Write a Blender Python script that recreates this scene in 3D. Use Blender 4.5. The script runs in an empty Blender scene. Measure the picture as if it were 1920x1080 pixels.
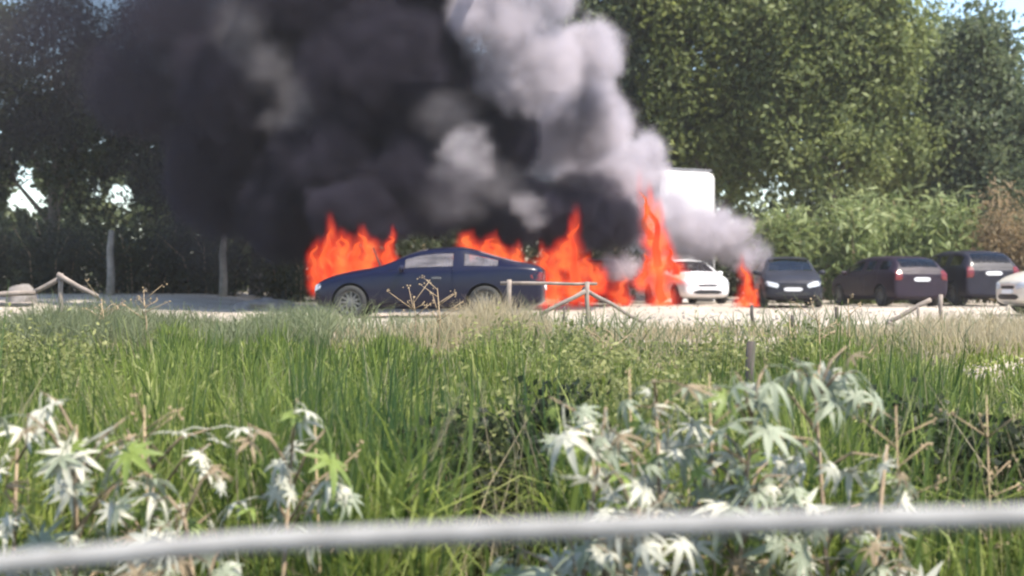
import bpy, bmesh, math, random
import numpy as np
from mathutils import Vector, Matrix, noise
from mathutils.bvhtree import BVHTree

R = math.radians
sc = bpy.context.scene
col = sc.collection

# ------------------------------------------------------------------ camera, light, exposure
HC = 0.75            # camera height above the car park
F = 2637.0           # focal length in photograph pixels (40 degrees across)
cd = bpy.data.cameras.new('camera')
cam = bpy.data.objects.new('camera', cd); col.objects.link(cam)
cam.location = (0, 0, HC)
cam.rotation_euler = (R(90 - 0.28), 0, 0)
cd.sensor_width = 36.0
cd.lens = 36.0 * F / 1920.0
cd.clip_start = 0.1; cd.clip_end = 2000
cd.dof.use_dof = True
cd.dof.focus_distance = 14.5
cd.dof.aperture_fstop = 1.35
sc.camera = cam

SUN_EL, SUN_AZ = 60.0, 128.0      # azimuth clockwise from +Y: light from the right, a little on the camera's side
w = bpy.data.worlds.new('World'); sc.world = w; w.use_nodes = True
nt = w.node_tree
sky = nt.nodes.new('ShaderNodeTexSky'); sky.sky_type = 'NISHITA'; sky.sun_disc = False
sky.sun_elevation = R(SUN_EL); sky.sun_rotation = R(SUN_AZ)
sky.air_density = 1.0; sky.dust_density = 0.6; sky.ozone_density = 1.0
bgn = nt.nodes['Background']; nt.links.new(sky.outputs[0], bgn.inputs[0]); bgn.inputs[1].default_value = 0.15
sd = bpy.data.lights.new('sun', 'SUN'); sd.energy = 4.8; sd.angle = R(0.6); sd.color = (1.0, 0.92, 0.80)
sun = bpy.data.objects.new('sun', sd); col.objects.link(sun)
dvec = Vector((math.sin(R(SUN_AZ)) * math.cos(R(SUN_EL)), math.cos(R(SUN_AZ)) * math.cos(R(SUN_EL)), math.sin(R(SUN_EL))))
sun.rotation_euler = dvec.to_track_quat('Z', 'Y').to_euler()
sun.location = (20, 10, 30)
sc.view_settings.view_transform = 'Standard'
sc.view_settings.look = 'None'
sc.view_settings.exposure = 1.22
sc.view_settings.gamma = 1.0
sc.view_settings.use_curve_mapping = False
sc.cycles.use_denoising = True
sc.cycles.pixel_filter_type = 'BLACKMAN_HARRIS'
sc.cycles.filter_width = 2.2
sc.cycles.volume_step_rate = 2.2
sc.cycles.volume_max_steps = 128
sc.cycles.volume_bounces = 1
sc.cycles.max_bounces = 5
sc.cycles.diffuse_bounces = 2
sc.cycles.glossy_bounces = 2
sc.cycles.transmission_bounces = 4
sc.cycles.transparent_max_bounces = 6
sc.cycles.use_adaptive_sampling = True
sc.cycles.adaptive_threshold = 0.03
sc.cycles.sample_clamp_indirect = 4.0

def at(px, py, d):
    """a point of the place: d metres ahead, seen at that spot of the photograph"""
    return Vector(((px - 960) / F * d, d, HC - (py - 527) / F * d))

# ------------------------------------------------------------------ helpers
def tag(o, label=None, cat=None, group=None, kind=None):
    if label: o['label'] = label
    if cat: o['category'] = cat
    if group: o['group'] = group
    if kind: o['kind'] = kind
    return o

def empty(name, loc=(0, 0, 0), rz=0.0):
    o = bpy.data.objects.new(name, None); col.objects.link(o)
    o.location = loc; o.rotation_euler = (0, 0, rz); o.empty_display_size = 0.2
    return o

def link(name, me, mt=None, parent=None, smooth=False):
    o = bpy.data.objects.new(name, me); col.objects.link(o)
    if mt is not None:
        me.materials.clear(); me.materials.append(mt)
    if smooth and len(me.polygons):
        me.polygons.foreach_set('use_smooth', np.ones(len(me.polygons), dtype=bool))
    if parent: o.parent = parent
    return o

def np_mesh(name, V, Fc, tint=None):
    """V (n,3); Fc (m,k) constant-size faces"""
    me = bpy.data.meshes.new(name)
    V = np.asarray(V, dtype=np.float32); Fc = np.asarray(Fc, dtype=np.int32)
    m, k = Fc.shape
    me.vertices.add(len(V)); me.vertices.foreach_set('co', V.ravel())
    me.loops.add(m * k); me.loops.foreach_set('vertex_index', Fc.ravel())
    me.polygons.add(m)
    me.polygons.foreach_set('loop_start', np.arange(0, m * k, k, dtype=np.int32))
    me.polygons.foreach_set('loop_total', np.full(m, k, dtype=np.int32))
    if tint is not None:
        a = me.attributes.new('tint', 'FLOAT', 'POINT'); a.data.foreach_set('value', np.asarray(tint, dtype=np.float32))
    me.update(calc_edges=True)
    return me

def bm_mesh(name, bm):
    me = bpy.data.meshes.new(name); bm.normal_update(); bm.to_mesh(me); bm.free(); return me

def tube(bm, pts, rads, seg=7, cap=True):
    """tapered tube through points"""
    pts = [Vector(p) for p in pts]; rings = []
    for i, p in enumerate(pts):
        t = (pts[min(i + 1, len(pts) - 1)] - pts[max(i - 1, 0)])
        if t.length < 1e-6: t = Vector((0, 0, 1))
        t.normalize()
        u = t.cross(Vector((0.31, 0.93, 0.17)))
        if u.length < 0.1: u = t.cross(Vector((1, 0, 0)))
        u.normalize(); v = t.cross(u)
        rings.append([bm.verts.new(p + (u * math.cos(2 * math.pi * k / seg) + v * math.sin(2 * math.pi * k / seg)) * rads[i]) for k in range(seg)])
    for a, b in zip(rings[:-1], rings[1:]):
        for k in range(seg):
            bm.faces.new((a[k], a[(k + 1) % seg], b[(k + 1) % seg], b[k]))
    if cap:
        bm.faces.new(rings[0][::-1]); bm.faces.new(rings[-1])

def box(bm, c, s, rot=None, bevel=0.0):
    m = Matrix.Translation(c) @ (rot.to_4x4() if rot else Matrix.Identity(4)) @ Matrix.Diagonal((s[0], s[1], s[2], 1))
    r = bmesh.ops.create_cube(bm, size=1.0, matrix=m)
    if bevel > 0:
        es = list({e for v in r['verts'] for e in v.link_edges})
        bmesh.ops.bevel(bm, geom=es, offset=bevel, segments=2, affect='EDGES', profile=0.5)

# ------------------------------------------------------------------ materials
def mat(name):
    m = bpy.data.materials.new(name); m.use_nodes = True
    return m, m.node_tree, m.node_tree.nodes['Principled BSDF']

def plain(name, c, rough=0.6, metal=0.0, var=0.15, scale=6.0, bump=0.0, spec=0.5, coat=0.0):
    m, t, b = mat(name)
    tc = t.nodes.new('ShaderNodeTexCoord'); nz = t.nodes.new('ShaderNodeTexNoise')
    nz.inputs['Scale'].default_value = scale; nz.inputs['Detail'].default_value = 5
    t.links.new(tc.outputs['Object'], nz.inputs['Vector'])
    rp = t.nodes.new('ShaderNodeValToRGB')
    rp.color_ramp.elements[0].position = 0.3; rp.color_ramp.elements[1].position = 0.7
    rp.color_ramp.elements[0].color = (*[max(0, x * (1 - var)) for x in c], 1)
    rp.color_ramp.elements[1].color = (*[min(1, x * (1 + var)) for x in c], 1)
    t.links.new(nz.outputs['Fac'], rp.inputs['Fac']); t.links.new(rp.outputs[0], b.inputs['Base Color'])
    b.inputs['Roughness'].default_value = rough; b.inputs['Metallic'].default_value = metal
    b.inputs['Specular IOR Level'].default_value = spec
    b.inputs['Coat Weight'].default_value = coat; b.inputs['Coat Roughness'].default_value = 0.16
    if bump > 0:
        bp = t.nodes.new('ShaderNodeBump'); bp.inputs['Strength'].default_value = bump; bp.inputs['Distance'].default_value = 0.02
        t.links.new(nz.outputs['Fac'], bp.inputs['Height']); t.links.new(bp.outputs[0], b.inputs['Normal'])
    return m

def leafmat(name, cols, trans=0.52, rough=0.55):
    """colour of each leaf picked by its tint; some light passes through"""
    m, t, b = mat(name)
    at_ = t.nodes.new('ShaderNodeAttribute'); at_.attribute_name = 'tint'
    rp = t.nodes.new('ShaderNodeValToRGB'); cr = rp.color_ramp
    n = len(cols)
    cr.elements[0].position = 0; cr.elements[0].color = (*cols[0], 1)
    cr.elements[1].position = 1; cr.elements[1].color = (*cols[-1], 1)
    for i in range(1, n - 1):
        e = cr.elements.new(i / (n - 1)); e.color = (*cols[i], 1)
    t.links.new(at_.outputs['Fac'], rp.inputs['Fac'])
    t.links.new(rp.outputs[0], b.inputs['Base Color'])
    b.inputs['Roughness'].default_value = rough; b.inputs['Specular IOR Level'].default_value = 0.35
    tr = t.nodes.new('ShaderNodeBsdfTranslucent'); t.links.new(rp.outputs[0], tr.inputs['Color'])
    mx = t.nodes.new('ShaderNodeMixShader'); mx.inputs[0].default_value = trans
    t.links.new(b.outputs[0], mx.inputs[1]); t.links.new(tr.outputs[0], mx.inputs[2])
    t.links.new(mx.outputs[0], t.nodes['Material Output'].inputs['Surface'])
    return m

def glassmat(name, tintc=(0.75, 0.8, 0.82), pale_mix=0.0):
    m, t, b = mat(name)
    gl = t.nodes.new('ShaderNodeBsdfGlossy'); gl.inputs['Color'].default_value = (0.9, 0.9, 0.92, 1); gl.inputs['Roughness'].default_value = 0.05
    tp = t.nodes.new('ShaderNodeBsdfTransparent'); tp.inputs['Color'].default_value = (*tintc, 1)
    fr = t.nodes.new('ShaderNodeFresnel'); fr.inputs['IOR'].default_value = 1.5
    mx = t.nodes.new('ShaderNodeMixShader')
    t.links.new(fr.outputs[0], mx.inputs[0]); t.links.new(tp.outputs[0], mx.inputs[1]); t.links.new(gl.outputs[0], mx.inputs[2])
    df = t.nodes.new('ShaderNodeBsdfDiffuse'); df.inputs['Color'].default_value = (.42, .38, .40, 1)  # pale diffuse colour standing in for reflections on the panes
    nz = t.nodes.new('ShaderNodeTexNoise'); nz.inputs['Scale'].default_value = 2.5; nz.inputs['Detail'].default_value = 5
    mr_ = t.nodes.new('ShaderNodeMapRange'); mr_.inputs['From Min'].default_value = .3; mr_.inputs['From Max'].default_value = .7; mr_.inputs['To Min'].default_value = pale_mix * .5; mr_.inputs['To Max'].default_value = pale_mix * 1.4
    t.links.new(nz.outputs['Fac'], mr_.inputs['Value'])
    m2 = t.nodes.new('ShaderNodeMixShader'); t.links.new(mr_.outputs[0], m2.inputs[0]); t.links.new(mx.outputs[0], m2.inputs[1]); t.links.new(df.outputs[0], m2.inputs[2])
    t.links.new(m2.outputs[0], t.nodes['Material Output'].inputs['Surface'])
    return m

M = {}
M['navy'] = plain('navy_paint', (0.0016, 0.002, 0.015), 0.3, 0.0, 0.1, 3, spec=.25, coat=0.25)
M['white_paint'] = plain('white_paint', (0.80, 0.79, 0.80), 0.3, 0, 0.04, 3, coat=0.7)
M['black_paint'] = plain('black_paint', (0.018, 0.019, 0.028), 0.5, 0.0, 0.2, 3, spec=.22, coat=0.08)
M['maroon'] = plain('plum_paint', (0.017, 0.010, 0.019), 0.5, 0.0, 0.2, 3, spec=.22, coat=0.08)
M['charcoal_paint'] = plain('charcoal_paint', (0.014, 0.013, 0.022), 0.5, 0.0, 0.2, 3, spec=.22, coat=0.08)
M['beige_paint'] = plain('pale_beige_paint', (0.62, 0.56, 0.48), 0.35, 0.1, 0.05, 3, coat=0.6)
M['charred'] = plain('charred_metal', (0.02, 0.017, 0.015), 0.85, 0.2, 0.6, 9, bump=0.6)
M['rusted'] = plain('burnt_rust', (0.16, 0.075, 0.04), 0.9, 0.2, 0.5, 8, bump=0.5)
M['rubber'] = plain('tyre_rubber', (0.02, 0.02, 0.02), 0.8, 0, 0.2, 20)
M['alloy'] = plain('alloy', (0.13, 0.13, 0.125), 0.5, 0.5, 0.1, 10)
M['dark'] = plain('dark_plastic', (0.015, 0.015, 0.017), 0.55, 0, 0.2, 8)
M['lamp'] = plain('headlamp_glass', (0.6, 0.62, 0.66), 0.15, 0.2, 0.2, 14)
M['red_lamp'] = plain('tail_lamp_red', (0.12, 0.010, 0.013), 0.2, 0, 0.15, 14)
M['plate'] = plain('number_plate', (0.72, 0.72, 0.74), 0.5, 0, 0.04, 9)
M['seat'] = plain('seat_cloth', (0.16, 0.15, 0.16), 0.9, 0, 0.2, 8)
M['glass'] = glassmat('window_glass')
M['sheen_glass'] = glassmat('sheen_window_glass', (0.6, 0.6, 0.62), .22)  # coupe windows: pale reflected sheen mixed in as colour
M['dark_glass'] = glassmat('tinted_window_glass', (0.25, 0.27, 0.3))
M['wood'] = plain('weathered_wood', (0.20, 0.165, 0.14), 0.9, 0, 0.35, 7, bump=0.5)
M['dark_wood'] = plain('dark_wood', (0.06, 0.048, 0.042), 0.9, 0, 0.35, 7, bump=0.5)
M['bark'] = plain('bark', (0.13, 0.11, 0.09), 0.95, 0, 0.4, 5, bump=0.8)
M['pale_bark'] = plain('pale_bark', (0.24, 0.215, 0.185), 0.9, 0, 0.3, 5, bump=0.5)
M['rail'] = plain('painted_rail', (0.225, 0.22, 0.212), 0.9, 0.0, 0.22, 9, bump=0.15)
M['render'] = plain('white_render', (0.52, 0.51, 0.52), 0.8, 0, 0.04, 2, bump=0.1)
M['roof'] = plain('grey_roof', (0.22, 0.22, 0.24), 0.8, 0, 0.2, 3)
M['sandheap'] = plain('grey_sand', (0.17, 0.155, 0.145), 0.95, 0, 0.25, 6, bump=0.5)
M['stalk'] = plain('castor_stalk', (0.22, 0.16, 0.10), 0.7, 0, 0.35, 9)
M['dry_stalk'] = plain('dry_stalk', (0.30, 0.22, 0.13), 0.85, 0, 0.3, 9)

M['leaf_olive'] = leafmat('leaf_olive', [(0.06, 0.085, 0.03), (0.155, 0.185, 0.058), (0.27, 0.30, 0.105)])
M['leaf_yellow'] = leafmat('leaf_yellow_green', [(0.085, 0.115, 0.038), (0.19, 0.225, 0.08), (0.31, 0.345, 0.14)])
M['leaf_deep'] = leafmat('leaf_deep_green', [(0.05, 0.075, 0.042), (0.11, 0.14, 0.068), (0.21, 0.245, 0.13)])
M['leaf_dark'] = leafmat('leaf_dark', [(0.018, 0.025, 0.014), (0.035, 0.045, 0.02), (0.06, 0.075, 0.03)])  # darker leaves; shade at left and in the reed hollow put into colour
M['leaf_cane'] = leafmat('leaf_cane', [(0.08, 0.12, 0.045), (0.20, 0.25, 0.09), (0.36, 0.40, 0.19)])
M['leaf_weed'] = leafmat('leaf_weed', [(0.09, 0.11, 0.035), (0.19, 0.21, 0.07), (0.33, 0.33, 0.13)])
M['leaf_tan'] = leafmat('leaf_tan', [(0.14, 0.12, 0.06), (0.27, 0.20, 0.11), (0.36, 0.27, 0.16)])
M['grass_green'] = leafmat('grass_green', [(0.040, 0.078, 0.020), (0.11, 0.16, 0.034), (0.25, 0.30, 0.06), (0.42, 0.42, 0.17)])
M['reed_blue'] = leafmat('reed_blue_green', [(0.025, 0.055, 0.022), (0.06, 0.115, 0.036), (0.14, 0.20, 0.065)])
M['grass_dry'] = leafmat('grass_dry', [(0.26, 0.22, 0.12), (0.40, 0.33, 0.20), (0.50, 0.43, 0.30)])
M['grass_near'] = leafmat('grass_near', [(0.07, 0.09, 0.045), (0.15, 0.175, 0.085), (0.31, 0.32, 0.20)])
M['castor_pale'] = leafmat('castor_pale', [(0.34, 0.34, 0.27), (0.50, 0.49, 0.40), (0.64, 0.63, 0.54)], 0.3, 0.6)
M['castor_grey'] = leafmat('castor_grey_green', [(0.17, 0.20, 0.13), (0.29, 0.32, 0.23), (0.42, 0.44, 0.34)], 0.35, 0.5)
M['castor_green'] = leafmat('castor_green', [(0.12, 0.17, 0.05), (0.20, 0.26, 0.06), (0.27, 0.33, 0.08)], 0.4, 0.5)
M['castor_brown'] = leafmat('castor_brown', [(0.14, 0.10, 0.06), (0.25, 0.195, 0.12), (0.38, 0.31, 0.21)], 0.3, 0.7)

# ------------------------------------------------------------------ ground
def smooth(a, b, x):
    t = np.clip((x - a) / (b - a), 0, 1); return t * t * (3 - 2 * t)

def gz(x, y):
    """height of the ground: car park at 0, a bank down to a ditch, the near bank where the photographer stands"""
    x = np.asarray(x, float); y = np.asarray(y, float)
    crest = 17.0 + 0.8 * np.sin(x * 0.7) + 0.4 * np.sin(x * 1.9 + 1)
    z = -1.75 * (1 - smooth(9.0, crest, y)) + 0.85 * (1 - smooth(3.0, 6.6, y))
    z = z + 0.05 * np.sin(x * 1.3 + y * 0.9) * (1 - smooth(15, 22, y))
    z = z + 0.30 * smooth(-6, -10, x + (y - 40) * 0.12) * smooth(33, 44, y) * (1 - smooth(70, 90, y))
    z = z + 0.02 * np.sin(x * 0.8 + 2) * np.sin(y * 0.45) * smooth(18, 24, y)
    return z

xs = np.concatenate([np.linspace(-400, -40, 13)[:-1], np.linspace(-40, -12, 29)[:-1], np.linspace(-12, 12, 97)[:-1], np.linspace(12, 40, 29)[:-1], np.linspace(40, 400, 13)])
ys = np.concatenate([np.linspace(-60, 0, 13)[:-1], np.linspace(0, 22, 111)[:-1], np.linspace(22, 60, 77)[:-1], np.linspace(60, 900, 29)])
X, Y = np.meshgrid(xs, ys); Z = gz(X, Y)
V = np.stack([X.ravel(), Y.ravel(), Z.ravel()], 1)
nx, ny = len(xs), len(ys)
I = (np.arange(ny - 1)[:, None] * nx + np.arange(nx - 1)[None, :]).ravel()
ground_me = np_mesh('ground', V, np.stack([I, I + 1, I + 1 + nx, I + nx], 1))
gm, t, b = mat('sandy_ground')
geo = t.nodes.new('ShaderNodeNewGeometry'); sep = t.nodes.new('ShaderNodeSeparateXYZ'); t.links.new(geo.outputs['Position'], sep.inputs[0])
n1 = t.nodes.new('ShaderNodeTexNoise'); n1.inputs['Scale'].default_value = 0.5; n1.inputs['Detail'].default_value = 8; n1.inputs['Roughness'].default_value = 0.65
t.links.new(geo.outputs['Position'], n1.inputs['Vector'])
r1 = t.nodes.new('ShaderNodeValToRGB'); r1.color_ramp.elements[0].position = 0.3; r1.color_ramp.elements[1].position = 0.72
r1.color_ramp.elements[0].color = (0.24, 0.20, 0.16, 1); r1.color_ramp.elements[1].color = (0.47, 0.415, 0.35, 1)
t.links.new(n1.outputs['Fac'], r1.inputs['Fac'])
mr = t.nodes.new('ShaderNodeMapRange'); mr.inputs['From Min'].default_value = -0.5; mr.inputs['From Max'].default_value = -0.06
t.links.new(sep.outputs['Z'], mr.inputs['Value'])
mxc = t.nodes.new('ShaderNodeMix'); mxc.data_type = 'RGBA'
mxc.inputs['A'].default_value = (0.055, 0.05, 0.03, 1)
t.links.new(mr.outputs[0], mxc.inputs['Factor']); t.links.new(r1.outputs[0], mxc.inputs['B'])
t.links.new(mxc.outputs['Result'], b.inputs['Base Color']); b.inputs['Roughness'].default_value = 0.95
b.inputs['Specular IOR Level'].default_value = 0.2
n2 = t.nodes.new('ShaderNodeTexNoise'); n2.inputs['Scale'].default_value = 7; n2.inputs['Detail'].default_value = 6
t.links.new(geo.outputs['Position'], n2.inputs['Vector'])
bp = t.nodes.new('ShaderNodeBump'); bp.inputs['Strength'].default_value = 0.5; bp.inputs['Distance'].default_value = 0.05
t.links.new(n2.outputs['Fac'], bp.inputs['Height']); t.links.new(bp.outputs[0], b.inputs['Normal'])
tag(link('ground', ground_me, gm, smooth=True), kind='structure')

# ------------------------------------------------------------------ trees and bushes
def leaves(rng, C, n_per, spread, length, width, droop, tint_base, tint_var):
    """leaf diamonds scattered round clump centres C (k,3); returns V, F, tint"""
    k = len(C); n = k * n_per
    base = np.repeat(C, n_per, 0) + rng.normal(0, 1, (n, 3)) * np.asarray(spread)
    d = rng.normal(0, 1, (n, 3)); d[:, 2] -= droop
    d /= np.linalg.norm(d, axis=1)[:, None]
    s = np.cross(d, rng.normal(0, 1, (n, 3))); s /= np.linalg.norm(s, axis=1)[:, None] + 1e-9
    L = length * rng.uniform(0.6, 1.4, n)[:, None]; W = width * rng.uniform(0.6, 1.4, n)[:, None]
    nn = np.cross(d, s)
    V = np.empty((n, 4, 3))
    V[:, 0] = base; V[:, 1] = base + d * L * 0.45 + s * W * 0.5 + nn * W * 0.12
    V[:, 2] = base + d * L; V[:, 3] = base + d * L * 0.45 - s * W * 0.5 + nn * W * 0.12
    ti = np.repeat(np.clip(np.asarray(tint_base) if np.ndim(tint_base) else np.full(k, tint_base), 0, 1), n_per)
    ti = np.clip(ti + rng.normal(0, tint_var, n), 0, 1)
    return V.reshape(-1, 3), np.arange(n * 4).reshape(n, 4), np.repeat(ti, 4)

def tree(name, label, x, y, h, crown, leaf, n_clump=150, n_leaf=110, size=0.17, trunk_r=0.2, bark='bark', droop=0.9, seed=0, spread=0.38, group=None, hollow=0.45, low=0.0, holes=()):
    """crown: list of (dx, dy, z, rx, ry, rz) lobes; holes: openings (x, z, r) in the crown seen against the light"""
    rng = np.random.default_rng(seed); rnd = random.Random(seed)
    z0 = float(gz(x, y))
    root = empty(name, (x, y, z0))
    tag(root, label, 'tree', group)
    bm = bmesh.new()
    lean = Vector((rnd.uniform(-.06, .06), rnd.uniform(-.05, .05), 0))
    top = h * 0.72; pts = []; rads = []
    for i in range(8):
        f = i / 7
        pts.append(Vector((lean.x * h * f + 0.08 * math.sin(f * 7 + seed), lean.y * h * f + 0.08 * math.cos(f * 5 + seed), -0.15 + top * f)))
        rads.append(trunk_r * (1.25 if i == 0 else 1) * (1 - 0.8 * f))
    tube(bm, pts, rads, 9)
    C = []; T = []
    vol = np.array([l[3] * l[4] * l[5] for l in crown]); cnt = np.maximum(3, (n_clump * vol / vol.sum())).astype(int)
    for (dx, dy, z, rx, ry, rz), c in zip(crown, cnt):
        u = rng.normal(0, 1, (c, 3)); u /= np.linalg.norm(u, axis=1)[:, None]
        rr = rng.uniform(hollow, 1.0, c) ** 0.7
        p = u * rr[:, None] * np.array([rx, ry, rz]) + np.array([dx, dy, z])
        p += rng.normal(0, 0.15, p.shape)
        C.append(p); T.append(0.45 + rng.normal(0, 0.24, c))
        # a limb from the trunk into each lobe, with boughs
        f = max(0.2, min(0.95, (z - rz * 0.7) / top))
        s = pts[int(f * 7)]
        e = Vector((dx, dy, z)); mid = s.lerp(e, 0.55) + Vector((rnd.uniform(-.3, .3), rnd.uniform(-.3, .3), 0.35))
        tube(bm, [s, mid, e], [trunk_r * 0.5, trunk_r * 0.3, trunk_r * 0.12], 6)
        for q in range(min(7, c)):
            tube(bm, [mid.lerp(e, rnd.random()), Vector(p[q])], [trunk_r * 0.16, trunk_r * 0.05], 5)
    C = np.concatenate(C); T = np.concatenate(T)
    C = C[C[:, 2] > low + 0.2] if low else C; T = T[:len(C)]
    link('trunk', bm_mesh('trunk', bm), M[bark], root, True)
    Vv, Ff, tt = leaves(rng, C, n_leaf, (spread, spread, spread * 1.25), size, size * 0.5, droop, T, 0.08)
    if holes:
        c = Vv.reshape(-1, 4, 3).mean(1); keep = np.ones(len(c), bool)
        for hx, hz, hr, hv in holes:
            keep &= ((c[:, 0] - hx) / hr) ** 2 + ((c[:, 2] - hz) / hv) ** 2 > 1 + 0.35 * np.sin(c[:, 0] * 9 + c[:, 2] * 11)
        Vv = Vv.reshape(-1, 4, 3)[keep].reshape(-1, 3); tt = tt.reshape(-1, 4)[keep].ravel(); Ff = np.arange(len(Vv)).reshape(-1, 4)
    link('crown', np_mesh('crown', Vv, Ff, tt), M[leaf], root)
    return root

TR = 'trees behind the car park'
def px2x(px, d): return (px - 960) / F * d

tree('tree', 'tall yellow-green tree in full sun, tallest above the parked cars', px2x(1560, 54), 54, 13.5,
     [(0, 0, 8.6, 2.6, 2.2, 3.2), (-1.6, -.4, 6.8, 1.7, 1.6, 2.4), (1.9, -.3, 9.6, 2.0, 1.7, 2.2), (.6, -.8, 11.6, 2.3, 1.8, 1.8), (-2.2, .3, 10.4, 1.9, 1.6, 2.1), (2.3, -.2, 6.4, 1.4, 1.3, 2.2), (0.3, -1.2, 5.2, 1.8, 1.2, 1.6)],
     'leaf_yellow', 300, 100, 0.28, 0.24, seed=11, droop=.5, group=TR)
tree('tree', 'olive green tree right of the smoke, over the white building', px2x(1330, 56), 56, 14,
     [(0, 0, 9.2, 2.4, 2.0, 3.0), (1.4, -.4, 7.2, 1.7, 1.5, 2.2), (-1.3, -.2, 7.4, 1.6, 1.4, 2.4), (.9, -.5, 11.9, 2.2, 1.6, 2.1), (-1.4, 0, 11.8, 2.0, 1.6, 2.3), (.3, 0, 13.6, 2.6, 1.6, 1.6), (1.6, -.8, 5.0, 1.3, 1.1, 1.4)],
     'leaf_olive', 280, 100, 0.28, 0.24, seed=12, droop=.5, group=TR)
tree('tree', 'dark green tree at the right edge with open sky above its crown', px2x(1822, 55), 55, 11.6,
     [(0, 0, 8.9, 1.7, 1.6, 2.0), (-.8, -.3, 7.0, 1.5, 1.4, 2.0), (1.0, -.3, 6.3, 1.6, 1.4, 2.3), (.2, -.6, 4.4, 2.0, 1.4, 1.7), (.4, -.1, 10.2, 1.0, .9, 1.1), (1.7, .1, 5.6, 1.3, 1.2, 1.9)],
     'leaf_deep', 250, 105, 0.28, 0.22, seed=13, droop=.4, group=TR)
tree('tree', 'shaded tree close to the right edge of the grey smoke', px2x(1180, 58), 58, 14,
     [(0, 0, 9.4, 2.3, 2.0, 3.2), (1.2, -.4, 6.6, 1.7, 1.5, 2.4), (-1.3, -.2, 7.4, 1.6, 1.4, 2.4), (.5, -.5, 12, 2.2, 1.6, 1.9), (-1.6, -.3, 11.2, 2.0, 1.6, 2.2), (.2, -.3, 14.2, 2.4, 1.6, 1.6)],
     'leaf_deep', 270, 110, 0.28, 0.24, seed=14, group=TR)
tree('tree', 'slim olive tree between the yellow-green tree and the dark tree', px2x(1705, 59), 59, 12,
     [(0, 0, 7.2, 2.0, 1.5, 2.8), (-.7, -.3, 5.0, 1.7, 1.3, 1.7), (.6, -.3, 9.6, 1.6, 1.1, 1.7), (.9, -.2, 11.2, 1.2, 1.0, 1.1)],
     'leaf_olive', 200, 110, 0.17, 0.2, seed=15, group=TR)
tree('tree', 'green tree at the far right, cut off by the picture edge', px2x(1985, 57), 57, 10.5,
     [(0, 0, 6.6, 1.9, 1.6, 2.2), (-.9, -.3, 4.6, 1.6, 1.4, 1.8), (.5, 0, 8.2, 1.4, 1.2, 1.4)],
     'leaf_olive', 140, 110, 0.17, 0.2, seed=16, group=TR)
# behind and left of the black smoke
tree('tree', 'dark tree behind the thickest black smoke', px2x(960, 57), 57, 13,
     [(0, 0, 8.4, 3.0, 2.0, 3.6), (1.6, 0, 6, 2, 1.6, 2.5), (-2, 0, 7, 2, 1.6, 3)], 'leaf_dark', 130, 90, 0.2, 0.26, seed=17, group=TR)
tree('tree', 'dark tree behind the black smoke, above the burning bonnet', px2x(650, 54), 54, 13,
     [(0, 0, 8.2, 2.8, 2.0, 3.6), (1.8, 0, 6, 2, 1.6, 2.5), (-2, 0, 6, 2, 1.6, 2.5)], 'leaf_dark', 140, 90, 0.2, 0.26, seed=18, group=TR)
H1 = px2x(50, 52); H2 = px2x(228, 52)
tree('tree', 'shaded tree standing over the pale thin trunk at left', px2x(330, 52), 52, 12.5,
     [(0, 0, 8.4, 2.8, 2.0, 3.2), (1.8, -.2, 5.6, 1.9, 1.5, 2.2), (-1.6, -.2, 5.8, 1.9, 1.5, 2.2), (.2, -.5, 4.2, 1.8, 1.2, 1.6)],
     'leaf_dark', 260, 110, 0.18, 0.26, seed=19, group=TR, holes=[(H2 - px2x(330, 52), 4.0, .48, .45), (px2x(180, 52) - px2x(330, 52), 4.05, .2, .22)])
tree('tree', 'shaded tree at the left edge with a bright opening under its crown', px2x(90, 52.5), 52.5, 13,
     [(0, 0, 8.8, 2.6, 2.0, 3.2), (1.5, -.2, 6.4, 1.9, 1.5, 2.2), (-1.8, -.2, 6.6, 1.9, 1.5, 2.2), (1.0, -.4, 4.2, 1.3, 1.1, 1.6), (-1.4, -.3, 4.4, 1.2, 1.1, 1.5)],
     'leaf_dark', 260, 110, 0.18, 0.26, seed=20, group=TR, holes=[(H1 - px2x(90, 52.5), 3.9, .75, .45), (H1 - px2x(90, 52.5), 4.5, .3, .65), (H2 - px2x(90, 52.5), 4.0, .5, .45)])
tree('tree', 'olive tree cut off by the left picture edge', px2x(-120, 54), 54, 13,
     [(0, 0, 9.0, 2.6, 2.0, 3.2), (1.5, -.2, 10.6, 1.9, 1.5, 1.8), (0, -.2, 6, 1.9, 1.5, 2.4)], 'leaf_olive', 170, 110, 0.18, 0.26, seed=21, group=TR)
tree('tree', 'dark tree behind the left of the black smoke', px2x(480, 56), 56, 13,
     [(0, 0, 8.6, 2.6, 2.0, 3.4), (.8, -.2, 5.4, 2.0, 1.5, 2.2), (-.8, .2, 5.0, 1.8, 1.4, 2.0)], 'leaf_dark', 150, 100, 0.18, 0.26, seed=22, group=TR)

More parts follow.
